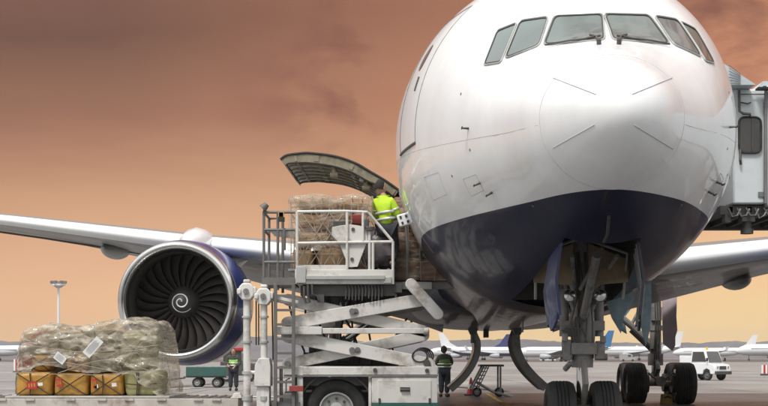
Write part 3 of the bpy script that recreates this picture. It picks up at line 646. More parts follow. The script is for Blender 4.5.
# main gear: inner doors, legs, bogies
for sg,path in ((-1,[(473,326),(473.5,338),(474,350),(470,362),(461,375),(448,387)]),(1,[(518,326),(518.5,338),(520,350),(526,363),(536,375),(548,386)])):
    s0=25.2; P3=[PL(x,y,s0) for x,y in path]; cp=[]
    n=24; P2=[]
    for k in range(n+1):
        t=k/n*(len(P3)-1); i=min(int(t),len(P3)-2); f=t-i
        p0,p1,p2,p3=P3[max(i-1,0)],P3[i],P3[i+1],P3[min(i+2,len(P3)-1)]
        P2.append(.5*((2*p1)+(p2-p0)*f+(2*p0-5*p1+4*p2-p3)*f*f+(3*p1-p0-3*p2+p3)*f**3))
    rings=[]
    for s_ in (s0,s0+.6,s0+1.3,s0+2.0):
        r_=[]
        for k,p in enumerate(P2):
            d=(P2[min(k+1,n)]-P2[max(k-1,0)]).normalized(); nn=Vector((d.z,0,-d.x))*sg*-.0; r_.append(Vector((p.x-sg*.0,s_,p.z)))
        off=[]
        for k,p in enumerate(P2):
            d=(P2[min(k+1,n)]-P2[max(k-1,0)]).normalized(); nn=Vector((-d.z,0,d.x)).normalized()*(.045); off.append(Vector((p.x,s_,p.z))+nn)
        rings.append(r_+list(reversed(off)))
    dm=MB().loft(rings).build('main_gear_door',[M['lightgrey']],air)
    mb=MB()
    for s_ in (s0+.02,s0+.65,s0+1.35,s0+1.98):
        nrm_=[]
        for k in range(n+1):
            d=(P2[min(k+1,n)]-P2[max(k-1,0)]).normalized(); v_=Vector((d.z,0,-d.x)); nrm_.append(v_*(1 if v_.x*sg<0 else -1)*(.20 if k>5 else .03+.03*k))
        mb.loft([[Vector((p.x,s_+a,p.z)) for a in (-.02,.02)]+[Vector((p.x,s_+a,p.z))+nrm_[k] for a in (.02,-.02)] for k,p in enumerate(P2)])
    mb.build('door_frame',M['lightgrey'],dm)
    mb=MB(); t0=P2[0]; mb.tube([t0+Vector((0,.1,.02)),t0+Vector((-sg*.0,.1,-.5))],.07,8); mb.prism([(t0.x-.22,t0.z+.05),(t0.x+.22,t0.z+.05),(t0.x+.08,t0.z-.25),(t0.x-.08,t0.z-.25)],s0-.02,s0+.3); mb.build('door_hinge',M['grey'],dm)
def main_gear(cx,sg,s_):
    mb=MB(); mb.cyl((cx,s_,1.2),(cx,s_,3.9),.17,n=20); mb.cyl((cx,s_,1.15),(cx,s_,1.5),.23,n=20); mb.cyl((cx,s_,2.2),(cx,s_,2.35),.22,n=20)
    mb.box((cx,s_-.15,2.7),(.3,.2,.4)); mb.box((cx-.13,s_-.18,1.9),(.12,.15,.5))
    mg=mb.build('main_gear',M['whitegear'],air)
    mb=MB(); mb.cyl((cx,s_,.62),(cx,s_,1.25),.12,n=20); mb.build('oleo_piston',M['piston'],mg)
    mb=MB(); mb.cyl((cx,s_-.95,.68),(cx,s_+.95,.68),.15,n=16); 
    for d in (-.71,.71): mb.cyl((cx-.75,s_+d,.62),(cx+.75,s_+d,.62),.08,n=14)
    mb.build('bogie_beam',M['whitegear'],mg)
    for d in (-.71,.71):
        for q in (-1,1):
            mb=MB(); wheel(mb,(cx+q*.72,s_+d,.62),(1,0,0),.62,.60 if d<0 else .56); mb.build('wheel',[M['black'],M['lightgrey'],M['darkgrey']],mg)
            mb=MB(); mb.cyl((cx+q*.34,s_+d,.62),(cx+q*.50,s_+d,.62),.28,n=20); mb.build('brake_pack',M['darkgrey'],mg)
    mb=MB(); inn=-sg
    mb.tube([(cx+inn*.1,s_,1.75),(cx+inn*.75,s_-.1,2.35),(cx+inn*1.55,s_-.1,3.05)],.10,10); mb.tube([(cx+inn*.1,s_+.1,1.6),(cx+inn*.75,s_,2.2)],.06,10); mb.tube([(cx+inn*.75,s_-.1,2.35),(cx+inn*.3,s_-.1,3.2)],.05,8)
    mb.build('side_brace',M['whitegear'],mg)
    mb=MB(); mb.tube([(cx,s_-.2,1.3),(cx,s_-.5,1.05),(cx,s_-.2,.85)],.07,8); mb.build('torque_link',M['whitegear'],mg)
    # leg door outboard
    mb=MB(); x=cx+sg*.34; mb.prism([(x-.22,1.80),(x+.06,1.58),(x+.14,1.75),(x+.14,2.0),(x+.20,2.2),(x+.17,2.6),(x+.20,3.6),(x-.24,3.6),(x-.24,2.5)],s_-.62,s_-.56); mb.prism([(x-.12,1.9),(x+.1,1.9),(x+.14,3.4),(x-.1,3.4)],s_-.56,s_-.5)
    mb.build('leg_door',M['purple'],mg)
    mb=MB(); x=cx+inn*.95; mb.prism([(x-.35,3.4),(x-.30,2.6),(x-.05,2.2),(x+.12,2.1),(x+.05,2.6),(x+.35,3.0),(x+.4,3.5)],s_+.2,s_+.26); mb.prism([(cx+inn*.3-.18,3.5),(cx+inn*.3-.12,2.5),(cx+inn*.3+.1,2.3),(cx+inn*.3+.18,3.5)],s_+.3,s_+.36)
    mb.build('inner_door',M['teal'],mg)
    mb=MB()
    for k in range(3):
        x=cx+(k-1)*.07; mb.tube([(x,s_-.24,3.4),(x+.03,s_-.27,2.4),(x-.02,s_-.27,1.6),(x*1,s_-.3,1.0),(cx+(k-2.5)*.16,s_-.75,.8)],.018,6)
    mb.build('hydraulic_lines',M['darkgrey'],mg)
    for q in (-1,1):
        mb=MB(); mb.use(0).lathe([(0,.001),(0,.055),(.08,.065),(.08,.05)],(cx+q*.42,s_-.98,.98),(0,1,0),14); mb.use(1).cyl((cx+q*.42,s_-.9,.98),(cx+q*.1,s_-.8,.72),.03,n=8); mb.build('gear_light',[M['chrome'],M['grey']],mg)
mp_=PL(655.5,380,26.3); main_gear(mp_.x,1,26.3); main_gear(-mp_.x,-1,26.3)

# tail
fin=[]
for z,s0,ch in ((6.6,36.5,8.6),(9,38.8,6.6),(12,41.6,4.8),(15.6,44.9,3.0)):
    fin.append([Vector((.06*ch*math.sin(math.pi*t)**.7*(1 if k==0 else -1) if 0<t<1 else 0,s0+ch*t,z)) for k in (0,1) for t in ([j/10 for j in range(11)] if k==0 else [1-j/10 for j in range(1,10)])])
MB().loft(fin).build('tail_fin',M['navy'],air,sharp=50)
for sg in (-1,1):
    MB().loft([airfoil(o,sl,ch,z,.1,sg,n=12) for o,sl,ch,z in ((.3,40.8,5.2,6.2),(1.2,41.2,4.8,6.3),(9.2,46.2,2.0,7.2))]).build('tailplane',M['wing'],air,sharp=50)

# front cargo door, swung up
prof=[(-1.83,4.88),(-1.72,4.955),(-1.5,4.985),(-1.30,4.99),(-.86,4.93),(-.51,4.81),(-.25,4.66),(.02,4.50),(.26,4.33)]
cdw=[]
for x,z in prof: cdw.append((x,z))
def smooth2(pp,n=5):
    out=[]
    for i in range(len(pp)-1):
        p0,p1,p2,p3=[Vector(pp[j]) for j in (max(i-1,0),i,i+1,min(i+2,len(pp)-1))]
        for k in range(n):
            f=k/n; out.append(.5*((2*p1)+(p2-p0)*f+(2*p0-5*p1+4*p2-p3)*f*f+(3*p1-p0-3*p2+p3)*f**3))
    out.append(Vector(pp[-1])); return out
cp=smooth2(cdw)
def toL(x,y,z): return RI@(Vector((x,y,z))-T0)
S0,S1=9.45,12.25
def cdpt(i,s,depth):
    d=(cp[min(i+1,len(cp)-1)]-cp[max(i-1,0)]).normalized(); nn=Vector((d.y,-d.x))         # inward (downward) normal
    p=cp[i]+nn*depth; q=toL(p.x,23.2,p.y); return Vector((q.x,s,q.z))
n=len(cp)
mb=MB(); mb.loft([[cdpt(i,s,0) for i in range(n)]+[cdpt(i,s,.010) for i in reversed(range(n))] for s in (S0+.02,S0+.9,S0+1.8,S1)])
cdo=mb.build('cargo_door',M['hull'],air)
mb=MB()
for s in [S0+.04+(S1-S0-.08)*k/6 for k in range(7)]:          # frames
    dp=.16 if s<S0+.1 else .15
    mb.loft([[cdpt(i,s-.025,-.004 if s<S0+.1 else .012),cdpt(i,s+.025,.012),cdpt(i,s+.025,dp*(.75+.25*math.sin(math.pi*i/(n-1)))),cdpt(i,s-.025,dp*(.75+.25*math.sin(math.pi*i/(n-1))))] for i in range(n)])
mb.build('door_frame',M['olive'],cdo)
mb=MB(); mb.tube([cdpt(i,S0+.01,-.006) for i in range(n)],.022,8); mb.tube([cdpt(i,S0+.015,.17*(.75+.25*math.sin(math.pi*i/(n-1)))) for i in range(n)],.014,6); mb.build('edge_seal',M['black'],cdo)
random.seed(17)
for k in range(9):
    i=int((.62+.035*k)*(n-1)); c=cdpt(i,S0+.1+.1*(k%3),.12+.05*(k%2)); mb=MB(); mb.box(c,(.07+.05*random.random(),.12,.06+.06*random.random()),Matrix.Rotation(random.uniform(0,1),3,'Y')); mb.build('hinge_fitting',M['grey'],cdo,bevel=.008)
mb=MB()
for fr in (.02,.2,.4,.6,.8,.97):
    i=int(fr*(n-1)); mb.loft([[cdpt(i,s,.03),cdpt(i,s,.13),cdpt(min(i+1,n-1),s,.13),cdpt(min(i+1,n-1),s,.03)] for s in (S0,S1)])
mb.build('door_stringer',M['olive'],cdo)
mb=MB(); i=n//3; mb.loft([[cdpt(j,s,.10) for j in range(2,n-4)]+[cdpt(j,s,.11) for j in reversed(range(2,n-4))] for s in (S0+.15,S1-.15)]); mb.build('door_liner',M['lightgrey'],cdo)
for fr,l in ((.50,.16),(.76,.14)):
    mb=MB(); i=int(fr*(n-1)); c=cdpt(i,S0+.15,.14); mb.cyl(c,c-Vector((0,0,l)),.05,.06,12); mb.cyl(c-Vector((.07,0,l)),c-Vector((-.07,0,l)),.06,n=12); mb.build('door_latch',M['olive'],cdo)
for s in (S0+.3,S1-.3):
    q=cdpt(int(.8*(n-1)),s,.12); h=toL(.40,23.2,4.05); mb=MB(); mb.tube([q,Vector((h.x+.15,s,h.z))],.035,8); mb.build('door_actuator',M['grey'],cdo)
# cargo hold behind the opening
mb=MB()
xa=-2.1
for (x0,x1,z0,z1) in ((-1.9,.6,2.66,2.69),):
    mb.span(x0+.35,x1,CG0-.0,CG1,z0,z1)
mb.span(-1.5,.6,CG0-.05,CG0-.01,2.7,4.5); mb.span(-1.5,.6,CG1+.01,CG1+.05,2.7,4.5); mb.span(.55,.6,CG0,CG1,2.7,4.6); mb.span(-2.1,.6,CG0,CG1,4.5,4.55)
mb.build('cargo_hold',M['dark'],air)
mb=MB(); hp=[]
for ph,sA,sB in ((None,None,None),):
    A=[hull(CG0,math.pi+CGA+(CGB-CGA)*k/12) for k in range(13)]; B=[hull(CG1,math.pi+CGA+(CGB-CGA)*k/12) for k in range(13)]
    mb.tube(A,.03,8); mb.tube(B,.03,8); mb.tube([A[0],B[0]],.03,8); mb.tube([A[-1],B[-1]],.03,8)
mb.build('door_surround',M['chrome'],air)


# ------------------------------------------------------------------ the scissor-lift cargo loader (its near side 22 m away)
D0,D1=22.0,24.7
def LX(px): return (px-CX)/60
def LZ(py): return CH+(HY-py)/60
ld=root('cargo_loader','white scissor lift cargo loader standing at the open cargo door','cargo loader',(LX(350),D0+1.3,0))
wht=M['white']
mb=MB()
for y in (D0,D1-.16):
    mb.span(LX(284),LX(438),y,y+.16,LZ(375),LZ(366.5))
for x in (290,330,372,410,436): mb.span(LX(x)-.05,LX(x)+.05,D0+.17,D1-.17,LZ(374),LZ(368))
mb.span(LX(297),LX(303),D0-.01,D0+.1,LZ(430),LZ(366.5)+.01)
mb.span(LX(368.5),LX(371.5),D0+.02,D0+.14,LZ(425),LZ(375.2))
mb.build('chassis',wht,ld,bevel=.012)
mb=MB(); mb.span(LX(284),LX(438),D0-.035,D0-.003,LZ(376.5),LZ(375.0)); mb.build('chassis_lip',M['grey'],ld)
# cabinet
mb=MB(); mb.span(LX(371.8),LX(437.5),D0-.02,D0+.9,LZ(428),LZ(376.8)); cb=mb.build('equipment_cabinet',wht,ld,bevel=.01)
mb=MB(); mb.span(LX(378),LX(431),D0-.04,D0-.022,LZ(424),LZ(380)); cd=mb.build('cabinet_door',wht,cb,bevel=.006)
mb=MB(); mb.tube([(LX(401),D0-.045,LZ(389)),(LX(401),D0-.08,LZ(389.5)),(LX(409),D0-.08,LZ(389.5)),(LX(409),D0-.045,LZ(389))],.016,8); mb.span(LX(400),LX(410),D0-.048,D0-.041,LZ(391.5),LZ(387)); mb.build('cabinet_handle',M['darkgrey'],cb)
mb=MB()
for x in (379.5,429.5): mb.cyl((LX(x),D0-.06,LZ(398)),(LX(x),D0-.06,LZ(403)),.018,n=8)
mb.build('cabinet_hinge',M['darkgrey'],cb)
mb=MB(); mb.span(LX(371.8),LX(439),D0-.06,D0-.024,LZ(407),LZ(402.5)); mb.build('cabinet_kick_strip',M['green'],cb)
for x,y,r,wd,nm in ((-.80,D0+.30,.52,.34,'wheel'),(-.80,D1-.30,.52,.34,'wheel'),(.42,D1-.35,.26,.22,'wheel'),(-2.05,D1-.35,.3,.25,'wheel'),(.42,D0+1.2,.26,.2,'wheel')):
    mb=MB(); wheel(mb,(x,y,r),(0,1,0),r,wd); mb.build(nm,[M['black'],M['lightgrey'],M['darkgrey']],ld)
mb=MB(); arc=[(-.80+.62*math.cos(R(a)),.52+.60*math.sin(R(a))) for a in range(15,166,10)]; arc2=[(-.80+.65*math.cos(R(a)),.52+.63*math.sin(R(a))) for a in range(165,14,-10)]
mb.prism(arc+arc2,D0+.1,D0+.55); mb.span(-1.7,.6,D0+.6,D1-.6,.38,.8); mb.span(-1.5,-.2,D0+.2,D0+.6,.92,1.06); mb.build('mudguard',M['darkgrey'],ld)
# scissors
def scis(p,q,wd,y,name='scissor_arm',t=.09):
    o=MB().bar((LX(p[0]),LZ(p[1])),(LX(q[0]),LZ(q[1])),wd,y,y+t).build(name,wht,ld,bevel=.01)
    c=((LX((p[0]+q[0])/2)),(LZ((p[1]+q[1])/2)))
    mb=MB(); mb.cyl((c[0],y-.02,c[1]),(c[0],y+t+.02,c[1]),.05,n=16); mb.cyl((c[0],y-.035,c[1]),(c[0],y-.019,c[1]),.028,n=6); mb.build('pivot_pin',M['grey'],o)
for y,e in ((D0+.12,0),(D1-.30,0)):
    scis((287,323),(424,299),.22,y); scis((287,299),(424,331),.20,y+.12)
    scis((287,336),(428,364),.22,y); scis((287,364),(424,335),.20,y+.12)
mb=MB(); mb.span(LX(277),LX(322),D0+.0,D0+.13,LZ(334.5),LZ(326.5)); mb.span(LX(322.2),LX(424),D0+.03,D0+.11,LZ(333.5),LZ(328)); mb.cyl((LX(424),D0+.07,LZ(331)),(LX(429),D0+.07,LZ(331)),.06,n=12)
mb.build('tie_bar',wht,ld,bevel=.01)
mb=MB()
for x,z in ((424,299),(426,332),(428,364),(287,323),(287,364),(287,336),(352,311),(352,350)): mb.cyl((LX(x),D0+.05,LZ(z)),(LX(x),D1-.1,LZ(z)),.05,n=12)
mb.build('cross_shaft',M['grey'],ld)
for y in (D0+.75,D1-.8):
    mb=MB(); mb.use(0).cyl((LX(310),y,LZ(362)),(LX(345),y,LZ(338)),.075,n=14); mb.use(1).cyl((LX(345),y,LZ(338)),(LX(378),y,LZ(315)),.045,n=12); mb.build('lift_cylinder',[M['darkgrey'],M['piston']],ld)
# platform
PZ0,PZ1=LZ(284),LZ(269.5); PX0,PX1=LX(295),LX(393)
mb=MB(); mb.span(PX0,PX1,D0,D0+.1,PZ0,PZ1); mb.span(PX0,PX1,D1-.1,D1,PZ0,PZ1); mb.span(PX0,PX0+.1,D0+.102,D1-.102,PZ0+.01,PZ1-.01); mb.span(PX1-.1,PX1,D0+.102,D1-.102,PZ0+.01,PZ1-.01); pf=mb.build('platform',wht,ld,bevel=.008)
mb=MB(); mb.span(PX0+.19,LX(385),D0-.05,D0-.004,LZ(279.5),LZ(275.5)); mb.span(LX(384),LX(391.5),D0-.03,D0-.004,LZ(283.2),LZ(277)); mb.span(PX0+.02,LX(306),D0-.035,D0-.004,LZ(283),LZ(266.5)); mb.build('bumper_rail',M['lightgrey'],pf,bevel=.006)
mb=MB(); mb.span(PX0+.11,PX1-.11,D0+.11,D1-.11,PZ1-.07,PZ1-.03)
for k in range(9): x=PX0+.2+k*.17; mb.cyl((x,D0+.2,PZ1-.0),(x,D1-.2,PZ1-.0),.035,n=10)
mb.build('roller_deck',M['grey'],pf)
mb=MB()
for k in range(5): mb.span(PX0+.15,PX1-.05,D0+.3+k*.5,D0+.38+k*.5,PZ0-.14,PZ0-.005)
mb.span(LX(300),LX(396),D0+.12,D0+.2,LZ(295.5),LZ(285)); mb.span(LX(300),LX(396),D1-.2,D1-.12,LZ(295.5),LZ(285))
random.seed(5)
for k in range(12): x=LX(345)+k*.055; mb.tube([(x,D0+.08,PZ0-.0),(x+.02,D0+.06,PZ0-.10),(x+.01,D0+.07,PZ0-.20-random.uniform(0,.08))],.014,6)
mb.build('underframe',M['darkgrey'],pf)
mb=MB(); mb.tube([(LX(308),D0-.02,LZ(285)),(LX(308),D0-.03,LZ(296)),(LX(310),D0-.03,LZ(302)),(LX(306),D0-.02,LZ(303)),(LX(304),D0-.02,LZ(296)),(LX(304),D0+.02,LZ(286))],.02,8)
mb.tube([(LX(312),D0-.0,LZ(284)),(LX(312.5),D0-.02,LZ(294)),(LX(317),D0+.02,LZ(296)),(LX(319),D0+.02,LZ(300))],.018,8); mb.span(LX(317),LX(324),D0+.05,D0+.2,LZ(302),LZ(294)); mb.build('hose_bracket',M['darkgrey'],pf)
# hoses under the platform
mb=MB(); random.seed(11)
for k in range(7):
    x=LX(300+k*13); x2=x+random.uniform(.1,.5)
    mb.tube([(x,D0+.5,PZ0-.1),(x+.05,D0+.45,PZ0-.32),(x2,D0+.45,PZ0-.36-random.uniform(0,.14)),(x2+.1,D0+.5,PZ0-.1)],.022,6)
mb.span(LX(318),LX(338),D0+.5,D0+.9,LZ(312),LZ(296)); mb.span(LX(346),LX(372),D0+.9,D0+1.3,LZ(306),LZ(296))
mb.build('hydraulic_hoses',M['darkgrey'],ld)
mb=MB(); mb.span(LX(300),LX(370),D0+1.0,D0+1.6,LZ(366),LZ(352)); mb.cyl((LX(306),D0+.9,LZ(350)),(LX(330),D0+.9,LZ(350)),.12,n=14); mb.span(LX(332),LX(352),D0+.8,D0+1.2,LZ(362),LZ(345)); mb.span(LX(355),LX(400),D0+1.2,D0+1.5,LZ(366),LZ(358)); mb.build('hydraulic_pump',M['darkgrey'],ld,bevel=.02)
mb=MB(); random.seed(31)
for k in range(9):
    x=LX(303+k*11); a_=Vector((x,D0+.6+.1*(k%3),LZ(364))); b_=Vector((x+random.uniform(-.3,.5),D0+.8,LZ(300+random.uniform(0,20)))); m_=(a_+b_)/2+Vector((random.uniform(-.2,.25),0,random.uniform(-.1,.1))); mb.tube([a_,a_*.6+m_*.4+Vector((.05,0,0)),m_,b_*.6+m_*.4,b_],.018,6)
mb.build('hydraulic_hoses',M['black'],ld)
for px_,py_ in ((320,342),(368,322),(386,352),(333,318)):
    mb=MB(); mb.span(LX(px_),LX(px_+7),D0+.9,D0+1.1,LZ(py_+9),LZ(py_)); mb.build('valve_block',M['grey'],ld,bevel=.01)
# railings
def rail(name,pts,r,m,par=pf):
    mb=MB()
    for seg in pts: mb.tube(seg,r,8)
    return mb.build(name,m,par)
y=D0+.03
P=lambda px,py,yy=None:(LX(px),y if yy is None else yy,LZ(py))
rail('guard_rail',[[P(297,284),P(297,211.5)],[P(297,211.5),P(345,211),P(368,212)],[P(368,212),P(392.5,241)],[P(297,243),P(392.5,241.5)],[P(347,211.5),P(347,269)],[P(363,211.5),P(363,241)],[P(393,241),P(393,284)],[P(369.5,226),P(369.5,272)],[P(373,272),P(373,241)]],.024,wht)
rail('guard_rail',[[(PX0+.02,D1-.05,PZ0),(PX0+.02,D1-.05,LZ(216))],[(PX0+.02,D1-.05,LZ(216)),(LX(375),D1-.05,LZ(216)),(PX1-.05,D1-.05,LZ(243)),(PX1-.05,D1-.05,PZ0)],[(PX0+.02,D1-.05,LZ(243)),(PX1-.05,D1-.05,LZ(243))],[(LX(345),D1-.05,LZ(216)),(LX(345),D1-.05,PZ1)]],.022,wht)
mb=MB(); mb.span(LX(298.5),LX(346.5),D0+.02,D0+.04,LZ(269.3),LZ(264.8)); mb.build('toe_board',wht,pf)
mb=MB(); mb.prism([(LX(a),LZ(b)) for a,b in ((332,226.6),(341,225),(350,224),(360,225.5),(367.5,228),(368,239),(357.5,266.5),(348.7,267),(338.7,242),(331.5,235))],D0+.062,D0+.085); sp_=mb.build('side_shield',wht,pf,bevel=.006)
mb=MB()
for a,b in ((353,229),(352,259)): mb.cyl((LX(a),D0+.04,LZ(b)),(LX(a),D0+.06,LZ(b)),.03,n=12)
mb.build('shield_bolt',M['darkgrey'],sp_)
mb=MB(); mb.span(LX(333),LX(348),D0+.10,D0+.3,LZ(226),LZ(220.5)); mb.build('control_unit',M['darkgrey'],pf,bevel=.01); mb=MB(); mb.span(LX(364.5),LX(369),D0-.01,D0+.1,LZ(228),LZ(219)); mb.span(LX(366),LX(372.5),D0-.03,D0+.02,LZ(231),LZ(226.5)); mb.build('control_unit',M['darkgrey'],pf,bevel=.01)
mb=MB(); mb.span(LX(352),LX(364),D0+.12,D0+.3,LZ(223),LZ(213.5)); mb.build('control_box',M['redbox'],pf,bevel=.015)
dk=M['ladder']
rail('rear_cage',[[P(263.7,290),P(263.7,212)],[P(277.7,290),P(277.7,212)],[P(263.7,212),P(295,212)],[P(263.7,229.5),P(295,229.5)],[P(263.7,262),P(295,262)],[P(263.7,280),P(295,280)],[(LX(263.7),y+1.0,LZ(290)),(LX(263.7),y+1.0,LZ(212)),P(263.7,212)],[(LX(263.7),y+1.0,LZ(229.5)),P(263.7,229.5)],[(LX(278),y+1.0,LZ(290)),(LX(278),y+1.0,LZ(212)),(LX(263.7),y+1.,LZ(212))]],.024,dk)
mb=MB(); mb.span(LX(262),LX(294.8),D0-.02,D0+1.1,LZ(285),LZ(277.5)); mb.tube([P(284,228),P(284,250)],.03,8); mb.build('rear_step_platform',dk,pf)
mb=MB(); mb.cyl(P(263.7,211),P(264,206.5),.015,n=8); mb.cyl((LX(267),D0+.01,LZ(204)),(LX(262.5),D0+.01,LZ(208.6)),.045,.075,14); mb.build('work_lamp',dk,pf)
mb=MB(); mb.span(LX(278.5),LX(284),D0-.03,D0+.05,LZ(217),LZ(212.5)); mb.span(LX(279),LX(283.4),D0-.03,D0+.05,LZ(216.9)-.001,LZ(212.6)); bb=mb.build('yellow_tag_box',M['amber'],pf)
mb=MB(); mb.span(LX(278.8),LX(284.5),D0-.035,D0+.06,LZ(221.5),LZ(217.3)); mb.build('junction_box',M['black'],pf)
# ladder
mb=MB()
for x in (276,294): mb.span(LX(x)-.028,LX(x)+.028,D0-.15,D0-.09,LZ(432),LZ(284))
dk=M['ladder']; ldr=mb.build('ladder',dk,ld,bevel=.006)
for k in range(10):
    z=LZ(296+14.3*k); mb=MB(); mb.span(LX(277),LX(293),D0-.145,D0-.095,z-.02,z+.02); mb.build('rung',dk,ldr)
mb=MB(); mb.span(LX(290),LX(304),D0-.2,D0-.162,LZ(391),LZ(385.5)); mb.build('rear_reflector',M['redbox'],ld,bevel=.006)
# lower details left of the wheel
mb=MB(); mb.span(LX(272),LX(300),D0-.06,D0+.5,LZ(413),LZ(402)); mb.span(LX(283),LX(298),D0-.06,D0+.02,LZ(402),LZ(393)); mb.tube([P(281,366),P(281,408)],.03,8); mb.tube([P(286,392),P(286,380),P(290,378)],.014,6); mb.build('lower_step',M['grey'],ld,bevel=.006)
# two white masts with round heads
for px,r,z in ((247.5,.060,293),(264.5,.056,298)):
    mb=MB(); mb.cyl((LX(px),D0-.1,.1),(LX(px),D0-.1,LZ(z)),r,n=18); mo=mb.build('stabiliser_post',wht,ld)
    mb=MB(); c=(LX(px),LZ(z-1)); mb.prism([(c[0]+a_*.125,c[1]+b_*.14) for a_,b_ in ((-1,-.45),(-.55,-1),(.55,-1),(1,-.45),(1,.5),(.5,1),(-.5,1),(-1,.5))],D0-.22,D0+.02); mb.span(c[0]-.15,c[0]-.08,D0-.26,D0-.05,c[1]-.05,c[1]+.05); mb.span(c[0]+.09,c[0]+.16,D0-.2,D0,c[1]-.04,c[1]+.08); mb.span(c[0]-.05,c[0]+.06,D0-.2,D0-.02,c[1]+.14,c[1]+.2); mb.build('post_head',wht,mo,bevel=.02)
    mb=MB(); mb.cyl((c[0],D0-.26,c[1]),(c[0],D0-.24,c[1]),.05,n=12); mb.span(c[0]-.01,c[0]+.01,D0-.27,D0-.26,c[1]-.04,c[1]+.04); mb.build('post_cap',M['grey'],mo)
    for z0_,z1_ in ((374,371),(318,316),(343,341),(400,396)): mb=MB(); mb.cyl((LX(px),D0-.1,LZ(z0_)),(LX(px),D0-.1,LZ(z1_)),r+.022,n=16); mb.build('post_collar',M['lightgrey'],mo)
mb=MB(); mb.tube([(LX(248),D0-.1,LZ(293)),(LX(265),D0-.05,LZ(297)),(LX(297),D0+.1,LZ(303))],.05,8); mb.build('post_link',wht,ld); mb=MB(); mb.tube([(LX(247),D0-.1,LZ(372)),(LX(262),D0-.1,LZ(372.5))],.03,8); mb.build('post_link',wht,ld)
mb=MB(); mb.prism([(LX(a),LZ(b)) for a,b in ((256,365),(260,358),(270,358),(271.5,366),(271.5,386),(255,386))],D0-.2,D0+.25); mb.span(LX(257.5),LX(270),D0-.15,D0+.2,LZ(440),LZ(386.2)); mb.build('pump_housing',wht,ld,bevel=.012)
mb=MB(); mb.tube([P(256,300),P(256,345)],.012,6); mb.tube([P(258.5,300),P(258.5,345)],.012,6); mb.tube([P(272,300),P(273,360)],.014,6); mb.build('cable',M['black'],ld)
# cable coil and small clutter on the chassis
mb=MB()
for k in range(4):
    r=.10+.012*k; c=(LX(420)+.02*k,D0+.1+.05*k,LZ(356)); mb.tube([(c[0]+r*1.25*math.cos(t),c[1],c[2]+r*math.sin(t)) for t in [2*math.pi*j/24 for j in range(24)]],.013,6,True)
mb.build('cable_coil',M['black'],ld)
mb=MB(); mb.cyl((LX(427),D0+.02,LZ(363)),(LX(427),D0+.1,LZ(363)),.06,n=14); mb.cyl((LX(427),D0-.04,LZ(370.5)),(LX(427),D0-.0,LZ(370.5)),.035,n=12); mb.cyl((LX(375),D0-.03,LZ(370)),(LX(375),D0-.0,LZ(370)),.035,n=12); mb.build('shaft_end',M['darkgrey'],ld)
# bridge under the doorway and a loose arm
mb=MB(); mb.span(LX(393)+.005,LX(434),D0+.8,D1-.1,LZ(287),LZ(279)); mb.span(LX(424),LX(458),D0+1.2,D0+1.4,LZ(285),LZ(277)); br_=mb.build('bridge_platform',M['lightgrey'],ld,bevel=.01)
MB().bar((LX(411),LZ(284)),(LX(438),LZ(314)),.19,D0-.02,D0+.06).build('bridge_arm',wht,ld,bevel=.012)
mb=MB(); mb.span(LX(409),LX(414),D0+.07,D0+1.0,LZ(288),LZ(284)); mb.span(LX(393),LX(402),D0+.1,D0+.8,LZ(292),LZ(283)); mb.span(LX(398),LX(424),D0+.9,D1-.2,LZ(300),LZ(288)); mb.build('bridge_hinge',M['darkgrey'],ld)
# control panel on a stalk, white with three dark keys
mb=MB(); rot=Matrix.Rotation(R(-16),3,'Y'); c=Vector((LX(404.5),D0+.25,LZ(218))); mb.box(c,(.22,.05,.21),rot); pc=mb.build('control_panel',M['planewhite'],ld,bevel=.02)
for dx,dz in ((-.05,.05),(.045,.045),(-.045,-.05),(.05,-.05)): mb=MB(); mb.box(c+rot@Vector((dx,-.03,dz)),(.035,.014,.045),rot); mb.build('panel_key',M['black'],pc)
mb=MB(); mb.tube([c+Vector((.02,.04,-.09)),(LX(408),D0+.5,LZ(245)),(LX(408),D0+.85,LZ(280))],.022,8); mb.box(c+Vector((.15,.03,.05)),(.12,.05,.14),rot); mb.build('panel_stalk',M['lightgrey'],ld)

# ------------------------------------------------------------------ sacks, cartons and wrapped loads
def pillow(mb, c, sz, seed, amp=.04, e=.42, n=18, rz=0):       # stuffed box: superellipsoid with creases
    cx,cy,cz=c; a,b,h=[v/2 for v in sz]; vs=[]; fs=[]
    f=lambda v,p: math.copysign(abs(v)**p,v)
    for i in range(n+1):
        la=-math.pi/2+math.pi*i/n
        for j in range(2*n):
            lo=2*math.pi*j/(2*n)
            p=Vector((a*f(math.cos(la),e)*f(math.cos(lo),e),b*f(math.cos(la),e)*f(math.sin(lo),e),h*f(math.sin(la),e)))
            q=p*3.2+Vector((seed*7.3,seed*3.1,0)); d=mnoise.noise(q)*amp+mnoise.noise(q*2.7)*amp*.5
            nn=p.normalized(); p=p+nn*d
            if rz: p=Matrix.Rotation(rz,3,'Z')@p
            vs.append(p+Vector(c))
    for i in range(n):
        for j in range(2*n): fs.append((i*2*n+j,i*2*n+(j+1)%(2*n),(i+1)*2*n+(j+1)%(2*n),(i+1)*2*n+j))
    mb.add(vs,fs)
